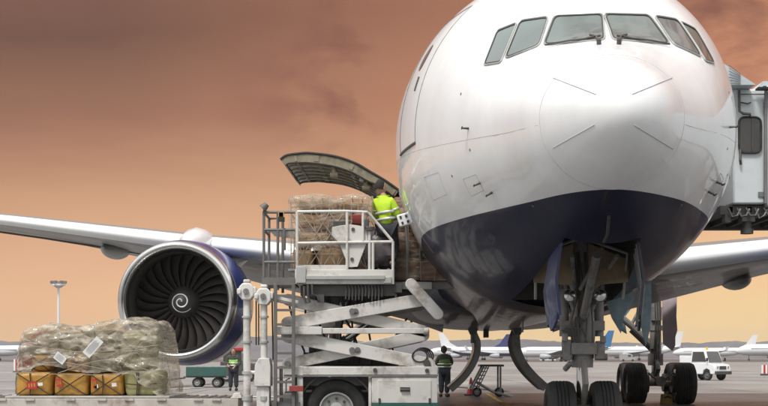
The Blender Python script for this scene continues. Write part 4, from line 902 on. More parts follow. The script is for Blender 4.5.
# foreground dolly with its roller deck, 25 m away
DS=F/25.0
def GX(px): return (px-CX)/DS
def GZ(py): return CH+(HY-py)/DS
DZ=GZ(397.5)
dol=root('pallet_dolly','long low roller deck dolly of worn pale steel carrying the plastic wrapped sacks','pallet dolly',(GX(110),26,0))
mb=MB(); mb.span(GX(-40),GX(240),24.7,24.82,DZ-.17,DZ-.01); mb.span(GX(-40),GX(240),27.3,27.42,DZ-.17,DZ-.01); mb.span(GX(-40),GX(-37),24.83,27.29,DZ-.16,DZ-.02); mb.span(GX(237),GX(240),24.83,27.29,DZ-.16,DZ-.02); mb.build('side_frame',M['rust'],dol,bevel=.008)
mb=MB(); mb.span(GX(-37)+.01,GX(237)-.01,24.84,27.28,DZ-.12,DZ-.07); mb.build('deck',M['rust'],dol)
mb=MB()
for k in range(27): x=GX(-33)+k*.193; mb.cyl((x,24.86,DZ-.035),(x,27.27,DZ-.035),.03,n=10)
o=mb.build('roller',M['grey'],dol); tag(o,kind='stuff') if False else None
mb=MB()
for px in (2,30,70,101,128,160,196,214): mb.span(GX(px),GX(px+9),24.665,24.698,DZ-.05,DZ-.005)
mb.build('pallet_stop',M['rust'],dol,bevel=.005)
for px in (4,226):
    for y_ in (25.1,27.0):
        mb=MB(); wheel(mb,(GX(px),y_,.2),(0,1,0),.2,.13); mb.cyl((GX(px),y_,.2),(GX(px),y_,DZ-.17),.05,n=10); mb.build('wheel',[M['black'],M['lightgrey'],M['darkgrey']],dol)
mb=MB(); mb.span(GX(232),GX(243),24.75,25.3,DZ-.005,DZ+.02); mb.prism([(GX(233),DZ+.02),(GX(243),DZ+.02),(GX(241),DZ+.10),(GX(235),DZ+.09)],24.8,25.0); mb.build('coupling_block',M['white'],dol,bevel=.01)
pal=MB().span(GX(8),GX(171),24.8,27.0,DZ-.003,DZ+.035).build('cargo_pallet',M['lightgrey'],org=(GX(95),25.9,DZ),bevel=.008); tag(pal,'thin flat grey metal pallet sheet under the plastic wrapped sacks','pallet')
BZ=DZ+.04
def sack(px0,px1,pyt,pyb,d,m,label,seed,depth=.8,straps='x',card=None,group=None,amp=.03):
    s_=F/d; x0,x1=(px0-CX)*d/F,(px1-CX)*d/F; z1=CH+(HY-pyt)*d/F; z0=CH+(HY-pyb)*d/F
    c=Vector(((x0+x1)/2,d+depth/2,(z0+z1)/2)); r_=root('sack',label,'sack',(c.x,c.y,z0),group)
    mb=MB(); pillow(mb,c,(x1-x0,depth,z1-z0),seed,amp,.30); mb.build('sack_body',M[m],r_)
    if straps:
        mb=MB(); hw,hz=(x1-x0)*.47,(z1-z0)*.46; yf=d-.022
        if 'x' in straps: segs=[((-hw,-hz),(0.1*hw,.15*hz),(hw,hz)),((-hw,hz),(0,.0),(hw,-hz))]
        else: segs=[((-hw*.3,-hz),(-hw*.25,0),(-hw*.3,hz)),((-hw,0),(0,-.1*hz),(hw,.05*hz))]
        if '+' in straps: segs.append(((-hw*.2,-hz),(-hw*.15,0),(-hw*.2,hz)))
        for sg_ in segs:
            pts=[Vector((c.x+a,yf-.02*(1-abs(a/hw)**4)+(.05 if abs(a/hw)>.95 or abs(b/hz)>.95 else 0),c.z+b)) for a,b in smooth2(sg_,6)]
            mb.tube(pts,.012,6)
        mb.build('strap',M['strap'],r_)
    if card:
        for (u,v,wd,ht,mm,nm) in card:
            mb=MB(); cc=Vector((c.x+u,d-.062,c.z+v)); rot=Matrix.Rotation(R(-6),3,'Y'); mb.box(cc,(wd,.008,ht),rot); lb=mb.build(nm,M[mm],r_)
            if mm=='red':
                mb=MB()
                for k in (-1,0,1): mb.box(cc+rot@Vector((k*wd*.27,-.006,.0)),(wd*.13,.004,ht*.5),rot)
                mb.build('label_mark',M['paper'] if False else M['yellow'],lb)
    return r_
GS='strapped sacks stacked under plastic wrap'
sack(15.5,52,372,396,25.0,'sack','ochre strapped sack with a wide red label and white tag, leftmost in the bottom row',1,.9,'x+',[(-.02,-.02,.19,.14,'red','red_label'),(.14,-.0,.09,.06,'paper','white_label')],GS)
sack(53.5,87.5,373,396,25.0,'sack','ochre strapped sack with a narrow red label at its left edge, second in bottom row',2,.9,'x',[(-.2,.04,.11,.16,'red','red_label')],GS)
sack(89,122.7,373,396,25.0,'sack','ochre strapped sack with red and white corner label and pale sticker, beside the olive sack',3,.9,'x+',[(-.2,.02,.08,.18,'red','red_label'),(-.17,-.03,.07,.07,'paper','white_label'),(.17,0,.09,.07,'paper','white_label')],GS)
sack(124,160,371,396,25.0,'sackg','wide olive green sack at the right end of the bottom row',4,1.0,'+',None,GS,.05)
sack(31,50,355,371,25.15,'sack','small ochre sack standing above the leftmost bottom sack',5,.6,'x',None,GS)
sack(21,31,356,368,25.1,'redbox','small dark red bundle at the left edge above the bottom row',6,.5,None,None,GS)
sack(66,88,354,372,25.25,'sack','pale ochre sack half hidden by cloudy plastic in middle of second row',7,.6,'x',None,GS)
sack(27,64,338,356,25.3,'sackgrey','grey green sack at the left of the upper row under the plastic',8,1.2,'x',None,GS)
sack(48,78,342,358,25.2,'sackgrey','darker grey green sack behind the small white tag in the upper row',9,.8,'+',None,GS)
sack(90,118,352,372,25.15,'sackgrey','grey green sack directly above the bottom sack with two stickers',12,.8,'x',None,GS)
sack(80,116,330,353,25.3,'sackgrey','bulky grey green sack behind the large tilted white tag',10,1.2,'x+',None,GS)
sack(119,150,330,371,25.25,'sackg','tall olive sack at the right end of the upper row under plastic',11,1.2,'x',None,GS)
sack(30,150,332,394,26.3,'sackgrey','long grey sack filling the back of the wrapped stack',13,.7,None,None,GS)
# plastic wrap
TOPP=[(13,356),(19,346),(23,331),(29,327),(40,325),(60,323),(76,326.5),(90,325.5),(105,321.5),(125,318.5),(150,318.5),(162,319.5),(168,323),(172,333),(176,345)]
HEM=[(13,371),(30,369),(45,365),(62,367),(80,371),(100,373),(118,371),(126,375),(140,373),(150,382),(160,388),(166,394),(170,396),(176,396)]
def plastic():
    mb=MB(); nu,nv=110,26; yF,yB=24.93,27.05; rings=[]
    for i in range(nu+1):
        px=13+163*i/nu; t=i/nu; ztop=GZ(interp([(a,b) for a,b in TOPP],px)); zh=GZ(interp([(a,b) for a,b in HEM],px))
        endf=min(1,min(t,1-t)/.05)**.5 if 0<t<1 else 0
        x=GX(13+(px-13)*.925); col=[]
        yf=yF+.35*(1-endf)**2; yb=yB-.35*(1-endf)**2; rad=.14
        pr=[(yf,zh)]
        for k in range(1,nv): pr.append((yf-.0+.02*math.sin(k*.6),zh+(ztop-rad-zh)*k/nv))
        for k in range(7): a=math.pi/2*k/6; pr.append((yf+rad-rad*math.cos(a),ztop-rad+rad*math.sin(a)))
        for k in range(1,14): pr.append((yf+rad+(yb-yf-2*rad)*k/14,ztop+.03*math.sin(k)))
        for k in range(7): a=math.pi/2*k/6; pr.append((yb-rad+rad*math.sin(a),ztop-rad+rad*math.cos(a)))
        for k in range(1,8): pr.append((yb,ztop-rad-(ztop-rad-BZ)*k/8))
        for (yy,z) in pr:
            q=Vector((x,yy,z)); w1=mnoise.noise(Vector((x*1.5+z*1.3,yy*2,z*4.2)))*.085; w2=mnoise.noise(Vector((x*5-z*5,yy*4,z*11)))*.040; w3=abs(mnoise.noise(Vector((x*2.5+z*7,yy*3,z*5-x*2))))*.10
            w4=abs(mnoise.noise(Vector((x*8-z*3,yy*6,z*16+x*6))))*.05
            bul=.03*math.sin(x*9)
            ds=(w1+w2+w3+w4-.075)
            front=yy<25.2
            q+=Vector((0,-ds if front else 0,0 if front else ds*.6)); q.x+=.04*mnoise.noise(Vector((z*4,x*3,5)))*(1 if 0<t<1 else 3)
            col.append(q)
        rings.append(col)
    mb.loft(rings,cap=False,closed=False)
    # closed ends
    for side,px in ((0,13),(1,176)):
        r_=rings[0] if side==0 else rings[-1]; c=Vector((GX(13 if side==0 else 180),26,GZ(385))); base=[]
        low=[Vector((p.x+(-.03 if side==0 else .05),p.y,max(DZ+.05,min(p.z,DZ+.06)))) for p in r_]
        mid=[(a+b)/2+Vector(((-.02 if side==0 else .04)+.05*mnoise.noise(a*4),0,0)) for a,b in zip(r_,low)]
        mb.loft([r_,mid,low],cap=False,closed=False)
    o=mb.build('plastic_wrap',M['plastic'],org=(GX(95),25.9,DZ),sharp=75); return tag(o,'crumpled clear plastic sheet draped over the stack of sacks','plastic wrap')
pw=plastic()
def tagcard(px,py,w_,h_,ang,label,yy=24.80):
    c=Vector(((px-CX)*yy/F,yy,CH+(HY-py)*yy/F)); rot=Matrix.Rotation(R(ang),3,'Y')@Matrix.Rotation(R(6),3,'X'); o=MB().box(c,(w_,.006,h_),rot).build('paper_tag',M['paper'],org=c); tag(o,label,'paper tag')
    mb=MB()
    for k in range(5): mb.box(c+rot@Vector((-.02*w_,-.006,h_*(.32-.15*k))),(w_*(.75 if k%2 else .6),.003,h_*.045),rot)
    mb.build('printed_line',M['print'],o)
tagcard(93,347,.40,.17,-48,'large tilted white paper tag taped on the plastic wrap'); tagcard(60,358,.22,.15,38,'small white paper tag low on the left of the plastic wrap',24.84)
mb=MB(); 
for a,b,c_ in (((20,371),(60,362),(120,372)),((60,373),(110,360),(165,376)),((14,372),(60,374),(120,375)),((28,345),(90,352),(160,345))):
    pts=[Vector((GX(p.x),24.84-.03*math.sin(i*1.3),GZ(p.y))) for i,p in enumerate(smooth2([a,b,c_],8))]; mb.tube(pts,.007,6)
nt_=mb.build('tie_cord',M['net'],org=(GX(90),24.84,GZ(365))); tag(nt_,'pale slack cords tied round the plastic wrapped sacks','cord')

# load on the lift platform: cartons in net under film
LZ0=PZ1+.04
lp=root('netted_carton_load','brown kraft cartons under net and film on the loader platform','cargo load',((PX0+LX(372))/2,D0+1.4,LZ0-.0))
random.seed(21); mb_l=[]
xA,xB=LX(294)*1.05,LX(372)*1.06; yA=D0+.45
def carton(x0,x1,z0,z1,d0,d1,m,seed):
    mb=MB(); n=7; vs=[]; c=Vector(((x0+x1)/2,(d0+d1)/2,(z0+z1)/2)); pillow(mb,c,(x1-x0,d1-d0,z1-z0),seed,.07,.33,18); mb.build('carton',M[m],lp)
rows=[(LZ0,.34),(LZ0+.35,.33),(LZ0+.69,.34)]; sd_=30
for ri,(z0,h) in enumerate(rows):
    x=xA+(.04*ri); 
    while x<xB-.15:
        wd=random.uniform(.34,.72); x1=min(x+wd,xB-.02*ri)
        carton(x,x1-.015,z0+random.uniform(-.0,.02),z0+h+random.uniform(-.07,.05),yA+random.uniform(0,.12),yA+1.9,random.choice(('carton','carton2','carton','carton2')),sd_); sd_+=1; x=x1
carton(xA+.1,xA+.8,LZ0+1.02,LZ0+1.22,yA+.1,yA+1.6,'carton2',70); carton(xA+.78,xB-.05,LZ0+1.0,LZ0+1.15,yA+.15,yA+1.6,'carton',71)
mb=MB(); zt=LZ0+1.27
for k in range(9):
    x=xA+(xB-xA)*k/8; q=.10*math.sin(k*2.1)
    mb.tube([(x+q,yA-.06,LZ0),(x-q,yA-.075,LZ0+.6),(x+q*.5,yA-.05,LZ0+1.1),(x,yA+.12,zt-.02),(x,yA+1.2,zt)],.008,5)
for k in range(1,5): z=LZ0+.26*k; mb.tube([(xA-.02,yA+.2,z),(xA,yA-.06,z),((xA+xB)/2,yA-.08,z-.05+.03*k),(xB,yA-.06,z+.02),(xB+.03,yA+.4,z)],.008,5)
for k in range(6):
    x=xA+.05+k*.24
    for sgn in (1,-1):
        x2=min(max(x+sgn*.6,xA),xB); mb.tube([(x,yA-.05,LZ0+.02),((x+x2)/2+.03,yA-.10,LZ0+.5),(x2,yA-.09,LZ0+.95),(x2+.02*sgn,yA+.05,zt-.03)],.009,5)
mb.build('cargo_net',M['net'],lp)
def film(x0,x1,yf,yb,z0,z1,name,par,seed):
    mb=MB(); rings=[]; nu=50
    for i in range(nu+1):
        t=i/nu; x=x0+(x1-x0)*t; e=min(1,min(t,1-t)/.08)**.5 if 0<t<1 else 0; zt_=z1-.12*(1-e)+.035*mnoise.noise(Vector((x*3,seed,0))); col=[]
        pr=[(yf+.15*(1-e),z0+(zt_-.1-z0)*k/22) for k in range(23)]+[(yf+.03+.15*(1-e),zt_-.03),(yf+.12,zt_)]+[(yf+.12+(yb-yf-.12)*k/10,zt_) for k in range(1,11)]+[(yb,zt_-.1),(yb,(zt_+z0)/2),(yb,z0)]
        for yy,z in pr:
            q=Vector((x,yy,z)); d=mnoise.noise(q*2+Vector((seed,0,0)))*.05+abs(mnoise.noise(Vector((x*5+z*4,yy*2,z*7+seed))))*.07
            col.append(q+(Vector((0,-d,0)) if yy<yf+.2 else Vector((0,0,d*.4))))
        rings.append(col)
    mb.loft(rings,cap=False,closed=False); return mb.build(name,M['film'],par,sharp=75)
film(xA-.06,xB+.05,yA-.10,yA+1.95,LZ0+.3,LZ0+1.27,'plastic_film',lp,3)
mb=MB(); mb.span(xA-.05,xB+.05,yA-.1,yA+2.0,LZ0-.035,LZ0-.002); mb.build('pallet_sheet',M['lightgrey'],lp)
# tarp covered bundle by the worker's feet
tb=MB(); pillow(tb,(LX(378)*1.02,D0+.75,LZ0+.34),(.62,.8,.70),55,.09,.6,22); o=tb.build('tarp_bundle',M['tarp'],org=(LX(378),D0+.75,LZ0)); tag(o,'crumpled dark grey plastic bundle behind the slanting guard rail','bundle')
# wrapped brown load half inside the doorway
dl=root('sheeted_load','tall brown sheeted load standing in the open cargo doorway','cargo load',(.78,24.1,LZ(279)+.01))
zb_=LZ(279)+.02
for i,(x0,x1,z0,z1,yf) in enumerate(((.10,.62,0,.42,22.85),(.60,1.20,0,.40,22.9),(.12,.66,.42,.86,22.87),(.64,1.12,.41,.82,23.12),(.12,.62,.86,1.30,22.9),(.60,1.0,.82,1.2,23.3),(.16,.70,1.28,1.5,23.1))):
    mb=MB(); pillow(mb,((x0+x1)/2,yf+.85,zb_+(z0+z1)/2),(x1-x0,1.7,z1-z0),80+i,.05,.28,14); mb.build('carton',M['carton3'],dl)
film(.05,1.24,22.80,24.9,zb_,zb_+1.42,'plastic_film',dl,9)
mb=MB()
for k in range(5): x=.18+k*.23; mb.tube([(x,22.75,zb_),(x+.1*math.sin(k*3),22.71,zb_+.6),(x,22.74,zb_+1.1),(x,22.9,zb_+1.4)],.008,5)
for k in range(1,4): mb.tube([(.05,22.9,zb_+.35*k),(.08,22.73,zb_+.35*k),(.65,22.7,zb_+.35*k-.04),(1.2,22.74,zb_+.35*k+.03)],.008,5)
mb.build('cargo_net',M['net'],dl)

# ------------------------------------------------------------------ people
def skinmesh(name, nodes, edges, rootn, mat_, parent, sub=2):
    names=list(nodes); me=bpy.data.meshes.new(name); idx={k:i for i,k in enumerate(names)}
    me.from_pydata([nodes[k][0] for k in names],[(idx[a],idx[b]) for a,b in edges],[])
    o=bpy.data.objects.new('tmp',me); COL.objects.link(o)
    sk=o.modifiers.new('s','SKIN'); sk.use_smooth_shade=True; sk.branch_smoothing=.6
    lay=me.skin_vertices[0].data if me.skin_vertices else None
    if lay is None:
        me.attributes  # pragma
    for k in names:
        v=lay[idx[k]]; r=nodes[k][1]; v.radius=(r,r) if not isinstance(r,tuple) else r; v.use_root=(k==rootn)
    sb=o.modifiers.new('b','SUBSURF'); sb.levels=sub; sb.render_levels=sub
    dg=bpy.context.evaluated_depsgraph_get(); dg.update(); m2=bpy.data.meshes.new_from_object(o.evaluated_get(dg)); m2.name=name
    bpy.data.objects.remove(o); m2.materials.clear()
    return m2
def make_skin_layer(me): pass
def person(label, loc, J, yaw=0, top='hiviz', legs='cloth', vest=None, hair='hair', hood=False, bulk=1.0, cat='person', group=None):
    r_=root('person',label,cat,loc,group,rz=yaw,local=True)
    V={k:Vector(v) for k,v in J.items()}
    def L_(a,b,t): return V[a]*(1-t)+V[b]*t
    nd={'pelvis':(V['pelvis'],.11),'waist':(L_('pelvis','chest',.5),.10),'chest':(V['chest'],.125),'neckb':(V['neck'],.06),'neckt':(L_('neck','head',.45),.05)}
    ed=[('pelvis','waist'),('waist','chest'),('chest','neckb'),('neckb','neckt')]
    for s in 'LR':
        nd['sh'+s]=(V['sh'+s],.06); nd['el'+s]=(V['el'+s],.042); nd['wr'+s]=(V['wr'+s],.027)
        fd=(V['wr'+s]-V['el'+s]).normalized(); pm=V['wr'+s]+fd*.06; nd['pm'+s]=(pm,.028)
        ed+=[('chest','sh'+s),('sh'+s,'el'+s),('el'+s,'wr'+s),('wr'+s,'pm'+s)]
        side=fd.cross(Vector((0,0,1))); side=side.normalized() if side.length>.2 else Vector((0,1,0)); cur=fd.cross(side).normalized()
        for fi,(u,l) in enumerate(((-.030,.075),(-.010,.085),(.010,.08),(.030,.065))):
            b=pm+side*u+fd*.035; m_=b+fd*l*.5-Vector((0,0,.012)); e_=m_+fd*l*.38-Vector((0,0,.028))
            for nm,q,rr in (('a',b,.010),('b',m_,.009),('c',e_,.008)): nd[f'f{fi}{nm}{s}']=(q,rr)
            ed+=[('pm'+s,f'f{fi}a{s}'),(f'f{fi}a{s}',f'f{fi}b{s}'),(f'f{fi}b{s}',f'f{fi}c{s}')]
        tb_=V['wr'+s]+fd*.035+side*.035; te=tb_+side*.02+fd*.045-Vector((0,0,.015)); nd['t1'+s]=(tb_,.011); nd['t2'+s]=(te,.010); ed+=[('wr'+s,'t1'+s),('t1'+s,'t2'+s)]
        nd['hp'+s]=(V['hp'+s],.09); nd['kn'+s]=(V['kn'+s],.058); nd['an'+s]=(V['an'+s],.04); nd['to'+s]=(V['to'+s],.032)
        ed+=[('pelvis','hp'+s),('hp'+s,'kn'+s),('kn'+s,'an'+s),('an'+s,'to'+s)]
    me=skinmesh('body',nd,ed,'pelvis',M['skin'],r_)
    bm=bmesh.new(); bm.from_mesh(me)
    hd=V['head']; fw=Vector(J.get('face',(0,-1,0))).normalized(); rt=fw.cross(Vector((0,0,1))).normalized(); up=rt.cross(fw).normalized()
    def hp(x,y,z): return hd+rt*x-fw*y+up*z
    rows=[(-.125,.02,.03),(-.115,.045,.05),(-.095,.056,.07),(-.06,.066,.085),(-.02,.074,.094),(.02,.077,.098),(.06,.074,.096),(.09,.06,.08),(.112,.036,.05),(.12,.008,.01)]
    vs=[[bm.verts.new(hp(a*math.sin(t),b*-math.cos(t)*(1 if math.cos(t)<0 else .9)-(.01 if z<-.05 else 0),z)) for t in [2*math.pi*k/20 for k in range(20)]] for z,a,b in rows]
    for i in range(len(vs)-1):
        for k in range(20): bm.faces.new((vs[i][k],vs[i][(k+1)%20],vs[i+1][(k+1)%20],vs[i+1][k]))
    bm.faces.new(vs[-1]); bm.faces.new(list(reversed(vs[0])))
    def blob(c,rx,ry,rz_,mi=0):
        mm=Matrix((rt,-fw,up)).transposed().to_4x4(); mm.translation=c
        g_=bmesh.ops.create_icosphere(bm,subdivisions=2,radius=1,matrix=mm@Matrix.Diagonal((rx,ry,rz_,1)))
        for v in g_['verts']:
            for f in v.link_faces: f.material_index=mi
    blob(hp(0,-.1,-.02),.012,.022,.022); blob(hp(-.08,.0,-.01),.012,.02,.03); blob(hp(.08,.0,-.01),.012,.02,.03)
    blob(hp(-.03,-.088,.01),.011,.009,.007,1); blob(hp(.03,-.088,.01),.011,.009,.007,1); blob(hp(0,-.085,-.062),.024,.009,.007,2)
    bm.to_mesh(me); bm.free()
    for x in (M['skin'],M['eye'],M['redbox']): me.materials.append(x)
    me.polygons.foreach_set('use_smooth',[True]*len(me.polygons))
    bo=bpy.data.objects.new('body',me); COL.objects.link(bo); bo.parent=r_
    def garment(name,keys,edges,m,rt_):
        keys={k:(v[0],tuple(x*bulk for x in v[1]) if isinstance(v[1],tuple) else v[1]*bulk) for k,v in keys.items()}
        me=skinmesh(name,keys,edges,rt_,M[m],r_); me.materials.append(M[m]); me.polygons.foreach_set('use_smooth',[True]*len(me.polygons))
        o=bpy.data.objects.new(name,me); COL.objects.link(o); o.parent=r_; return o
    jk={'p':(V['pelvis']+Vector((0,0,-.05)),(.185,.145)),'w':(L_('pelvis','chest',.45),(.17,.13)),'c':(V['chest'],(.195,.14)),'n':(V['neck'],.085)}
    je=[('p','w'),('w','c'),('c','n')]
    for s in 'LR':
        jk['s'+s]=(V['sh'+s],.088); jk['e'+s]=(V['el'+s],.068); jk['h'+s]=(V['wr'+s]-(V['wr'+s]-V['el'+s]).normalized()*.02,.05); je+=[('c','s'+s),('s'+s,'e'+s),('e'+s,'h'+s)]
    jo=garment('jacket',jk,je,top,'p')
    if vest:
        vk={'p':(V['pelvis']+Vector((0,0,.04)),(.2,.15)),'w':(L_('pelvis','chest',.45),(.185,.145)),'c':(V['chest'],(.205,.155)),'n':(L_('chest','neck',.75),.10),'a':(L_('chest','shL',.8),.095),'b':(L_('chest','shR',.8),.095)}
        garment('safety_vest',vk,[('p','w'),('w','c'),('c','n'),('c','a'),('c','b')],vest,'p')
    # reflective bands
    def band(c,d,rx,ry,m='reflect',h=.045):
        d=d.normalized(); a=(rt-d*rt.dot(d)).normalized(); b=d.cross(a); mb=MB(); rings=[]
        for (u,g_) in ((-h/2,1),(h/2,1)): rings.append([c+d*u+a*rx*math.cos(t)+b*ry*math.sin(t) for t in [2*math.pi*k/28 for k in range(28)]])
        mb.loft(rings,cap=False); o=mb.build('reflective_band',M[m],r_); 
        sm=o.modifiers.new('t','SOLIDIFY'); sm.thickness=.006
    spd=V['chest']-V['pelvis']; k_=(1.08 if vest else 1.0)*bulk
    band(V['pelvis']+spd*.30,spd,.178*k_,.140*k_); band(V['pelvis']+spd*.62,spd,.182*k_,.142*k_)
    if not vest:
        for s in 'LR': band(L_('sh'+s,'el'+s,.6),V['el'+s]-V['sh'+s],.08,.08,h=.035)
    tk={'p':(V['pelvis'],(.16,.125))}; te_=[]
    for s in 'LR':
        tk['h'+s]=(V['hp'+s],.115); tk['k'+s]=(V['kn'+s],.085); tk['a'+s]=(V['an'+s]+Vector((0,0,.04)),.072); te_+=[('p','h'+s),('h'+s,'k'+s),('k'+s,'a'+s)]
    garment('trousers',tk,te_,legs,'p')
    for s in 'LR':
        d=(V['to'+s]-V['an'+s]); mb=MB(); pillow(mb,V['an'+s]*.45+V['to'+s]*.55+Vector((0,0,-.0)),(.11,max(.26,d.length*1.5),.12),3,.004,.6,10,math.atan2(-d.x,-d.y) if abs(d.y)+abs(d.x)>.01 else 0); mb.build('boot',M['black'],r_)
    # hair / hood
    if hair or hood:
        mb=MB(); n=14; rings=[]
        sc_=1.35 if hood else 1.1
        for i in range(9):
            z=(-.13 if hood else -.04)+ (.27 if hood else .18)*i/8; zz_=max(-1,min(1,(z)/.135)); rr=math.sqrt(max(.004,1-zz_*zz_))
            rings.append([hp(.083*sc_*rr*math.sin(t),.02-.095*sc_*rr*math.cos(t)*(1 if math.cos(t)<0 else (.45 if z<.06 else .85)),z+.008) for t in [2*math.pi*k/20 for k in range(20)]])
        mb.loft(rings); mb.build('hood' if hood else 'hair',M[top if hood else hair],r_)
    return r_
STAND={'pelvis':(0,0,.96),'chest':(0,0,1.28),'neck':(0,0,1.49),'head':(0,-.01,1.66),'shL':(-.19,0,1.43),'elL':(-.26,.0,1.16),'wrL':(-.24,-.16,1.0),'shR':(.19,0,1.43),'elR':(.26,0,1.16),'wrR':(.24,-.16,1.0),'hpL':(-.09,0,.92),'knL':(-.11,-.02,.50),'anL':(-.12,.0,.09),'toL':(-.13,-.14,.05),'hpR':(.09,0,.92),'knR':(.11,-.02,.50),'anR':(.12,0,.09),'toR':(.13,-.14,.05)}
def pose(**k): d=dict(STAND); d.update(k); return d
# worker on the platform, leaning towards the doorway, seen from behind and the side
pz=PZ1+.03
jw=pose(pelvis=(.09,0,.74),chest=(.05,.0,1.09),neck=(.03,.02,1.25),head=(-.01,.06,1.39),face=(.75,.6,-.1),shL=(-.09,.09,1.18),elL=(-.10,.22,.93),wrL=(.10,.32,.84),shR=(.17,-.08,1.17),elR=(.27,-.05,.91),wrR=(.34,.16,.84),
  hpL=(.0,0,.70),knL=(-.09,.14,.40),anL=(-.08,-.06,.09),toL=(-.08,.10,.05),hpR=(.17,0,.70),knR=(.22,.16,.40),anR=(.17,-.04,.09),toR=(.20,.12,.05))
person('worker in bright yellow high visibility jacket standing on the raised loader platform',(LX(381.5)*1.03,D0+.42,pz-.0),jw,0,'hiviz','cloth',bulk=1.08)
# worker in the dark jacket and dull vest right of the loader
q=W(444.5,397,46.2); q.z=0
jw=pose(face=(.1,1,0),head=(-.02,.03,1.66),elL=(-.27,.1,1.17),wrL=(-.14,.26,1.13),elR=(.25,.1,1.17),wrR=(.12,.26,1.13),toL=(-.14,.14,.05),toR=(.13,.14,.05),anL=(-.11,0,.09),anR=(.08,.03,.09))
person('worker in dark hooded jacket and dull green vest, back turned, right of the loader cabinet',q,jw,0,'cloth2','cloth',vest='vestdull',hood=True,bulk=1.3)
# worker in green vest by the engine
q=W(233.5,391,54.5); q.z=0
jw=pose(face=(-.1,-1,-.1),head=(0,-.04,1.62),neck=(0,-.02,1.46),elL=(-.28,-.02,1.16),wrL=(-.20,-.24,1.08),elR=(.27,-.02,1.15),wrR=(.10,-.26,1.02))
person('worker in open green high visibility vest facing us between engine and loader',q,jw,0,'cloth2','cloth',vest='hivizg',bulk=1.25)

# ------------------------------------------------------------------ vehicles and kit on the apron
q=W(206,387,60.5); q.z=0
ct=root('baggage_trailer','low dark green flat trailer standing below the engine','trailer',q)
s60=60.5/F; w2=20*s60
mb=MB(); mb.span(q.x-w2,q.x+w2,q.y-.05,q.y+1.4,.52,.95); mb.build('body',M['green'],ct,bevel=.02)
mb=MB(); mb.span(q.x-w2+.02,q.x+w2-.02,q.y-.03,q.y+1.38,.955,1.0); mb.build('deck_board',M['lightgrey'],ct)
mb=MB(); mb.span(q.x-w2-.12,q.x+w2,q.y+.1,q.y+.2,.46,.515); mb.tube([(q.x-w2-.1,q.y+.5,.45),(q.x-w2-.9,q.y+.3,.35)],.04,8); mb.build('chassis',M['darkgrey'],ct)
for dx in (-.42,.48):
    for dy in (.12,1.2):
        mb=MB(); wheel(mb,(q.x+dx,q.y+dy,.23),(0,1,0),.23,.16); mb.cyl((q.x+dx,q.y+dy,.23),(q.x+dx,q.y+dy,.5),.05,n=8); mb.build('wheel',[M['black'],M['lightgrey'],M['darkgrey']],ct)
# red tug glimpsed behind the engine, between the posts
q=W(236,380,75); q.z=0
tg=root('tow_tractor','red tow tractor half hidden between engine and white loader posts','tow tractor',q)
mb=MB(); mb.prism([(q.x-.9,.35),(q.x+1.2,.35),(q.x+1.2,1.0),(q.x+.2,1.15),(q.x-.9,1.15)],q.y,q.y+1.5); mb.build('body',M['darkgrey'],tg,bevel=.04)
mb=MB(); mb.span(q.x-.75,q.x+.3,q.y+.1,q.y+1.4,1.15,1.75); mb.build('cab',M['glassd'],tg,bevel=.04)
mb=MB(); mb.span(q.x-.85,q.x+.4,q.y,q.y+1.5,1.76,1.95); mb.build('cab_roof',M['red'],tg,bevel=.04)
for dx in (-.55,.75):
    mb=MB(); wheel(mb,(q.x+dx,q.y-.02,.33),(0,1,0),.33,.22); mb.build('wheel',[M['black'],M['lightgrey'],M['darkgrey']],tg)
# white pickup
q=W(705,381,80); q.z=0
vn=root('service_vehicle','small white open cab service truck with amber beacon on the apron','truck',q,rz=R(-52),local=True)
def xz(prof,y0,y1,m,name,par,bev=.03): return MB().prism(prof,y0,y1).build(name,m,par,bevel=bev)
bd=xz([(-1.35,.38),(-.95,.38),(-.9,.62),(-.7,.70),(-.5,.62),(-.45,.38),(.42,.38),(.47,.62),(.7,.72),(.92,.62),(.97,.38),(1.3,.40),(1.32,.72),(1.22,.95),(.78,1.05),(-1.35,1.02)],-.75,.75,M['planewhite'],'body',vn)
cb=MB(); sec=lambda z,xa,xb,hw:[Vector((xa,-hw,z)),Vector((xb,-hw,z)),Vector((xb,hw,z)),Vector((xa,hw,z))]
cb.loft([sec(1.04,-.55,.80,.73),sec(1.82,-.48,.50,.64)]); cab=cb.build('cab',M['planewhite'],vn,bevel=.04)
mb=MB(); mb.loft([[Vector((.815,-.62,1.10)),Vector((.555,-.54,1.74)),Vector((.555,.54,1.74)),Vector((.815,.62,1.10))],[Vector((.79,-.62,1.08)),Vector((.53,-.54,1.72)),Vector((.53,.54,1.72)),Vector((.79,.62,1.08))]]); mb.build('windscreen',M['glassd'],cab)
for sg in (-1,1):
    mb=MB(); mb.loft([[Vector((-.42,sg*.735,1.12)),Vector((.66,sg*.735,1.12)),Vector((.42,sg*.672,1.72)),Vector((-.38,sg*.672,1.72))],[Vector((-.42,sg*.71,1.12)),Vector((.66,sg*.71,1.12)),Vector((.42,sg*.65,1.72)),Vector((-.38,sg*.65,1.72))]]); mb.build('side_window',M['glassd'],cab)
    for x in (-.7,.7): mb=MB(); wheel(mb,(x,sg*.64,.32),(0,1,0),.32,.2); mb.build('wheel',[M['black'],M['grey'],M['darkgrey']],vn)
    mb=MB(); mb.cyl((1.26,sg*.5,.80),(1.345,sg*.5,.78),.085,n=14); mb.build('headlight',M['chrome'],vn)
    mb=MB(); mb.box((.82,sg*.85,1.25),(.06,.12,.2)); mb.tube([(.75,sg*.72,1.15),(.82,sg*.85,1.2)],.015,6); mb.build('wing_mirror',M['black'],vn)
mb=MB(); mb.span(1.3,1.42,-.74,.74,.36,.56); mb.build('bumper',M['darkgrey'],vn,bevel=.02)
mb=MB(); mb.span(1.325,1.335,-.32,.32,.66,.86); mb.build('grille',M['darkgrey'],vn)
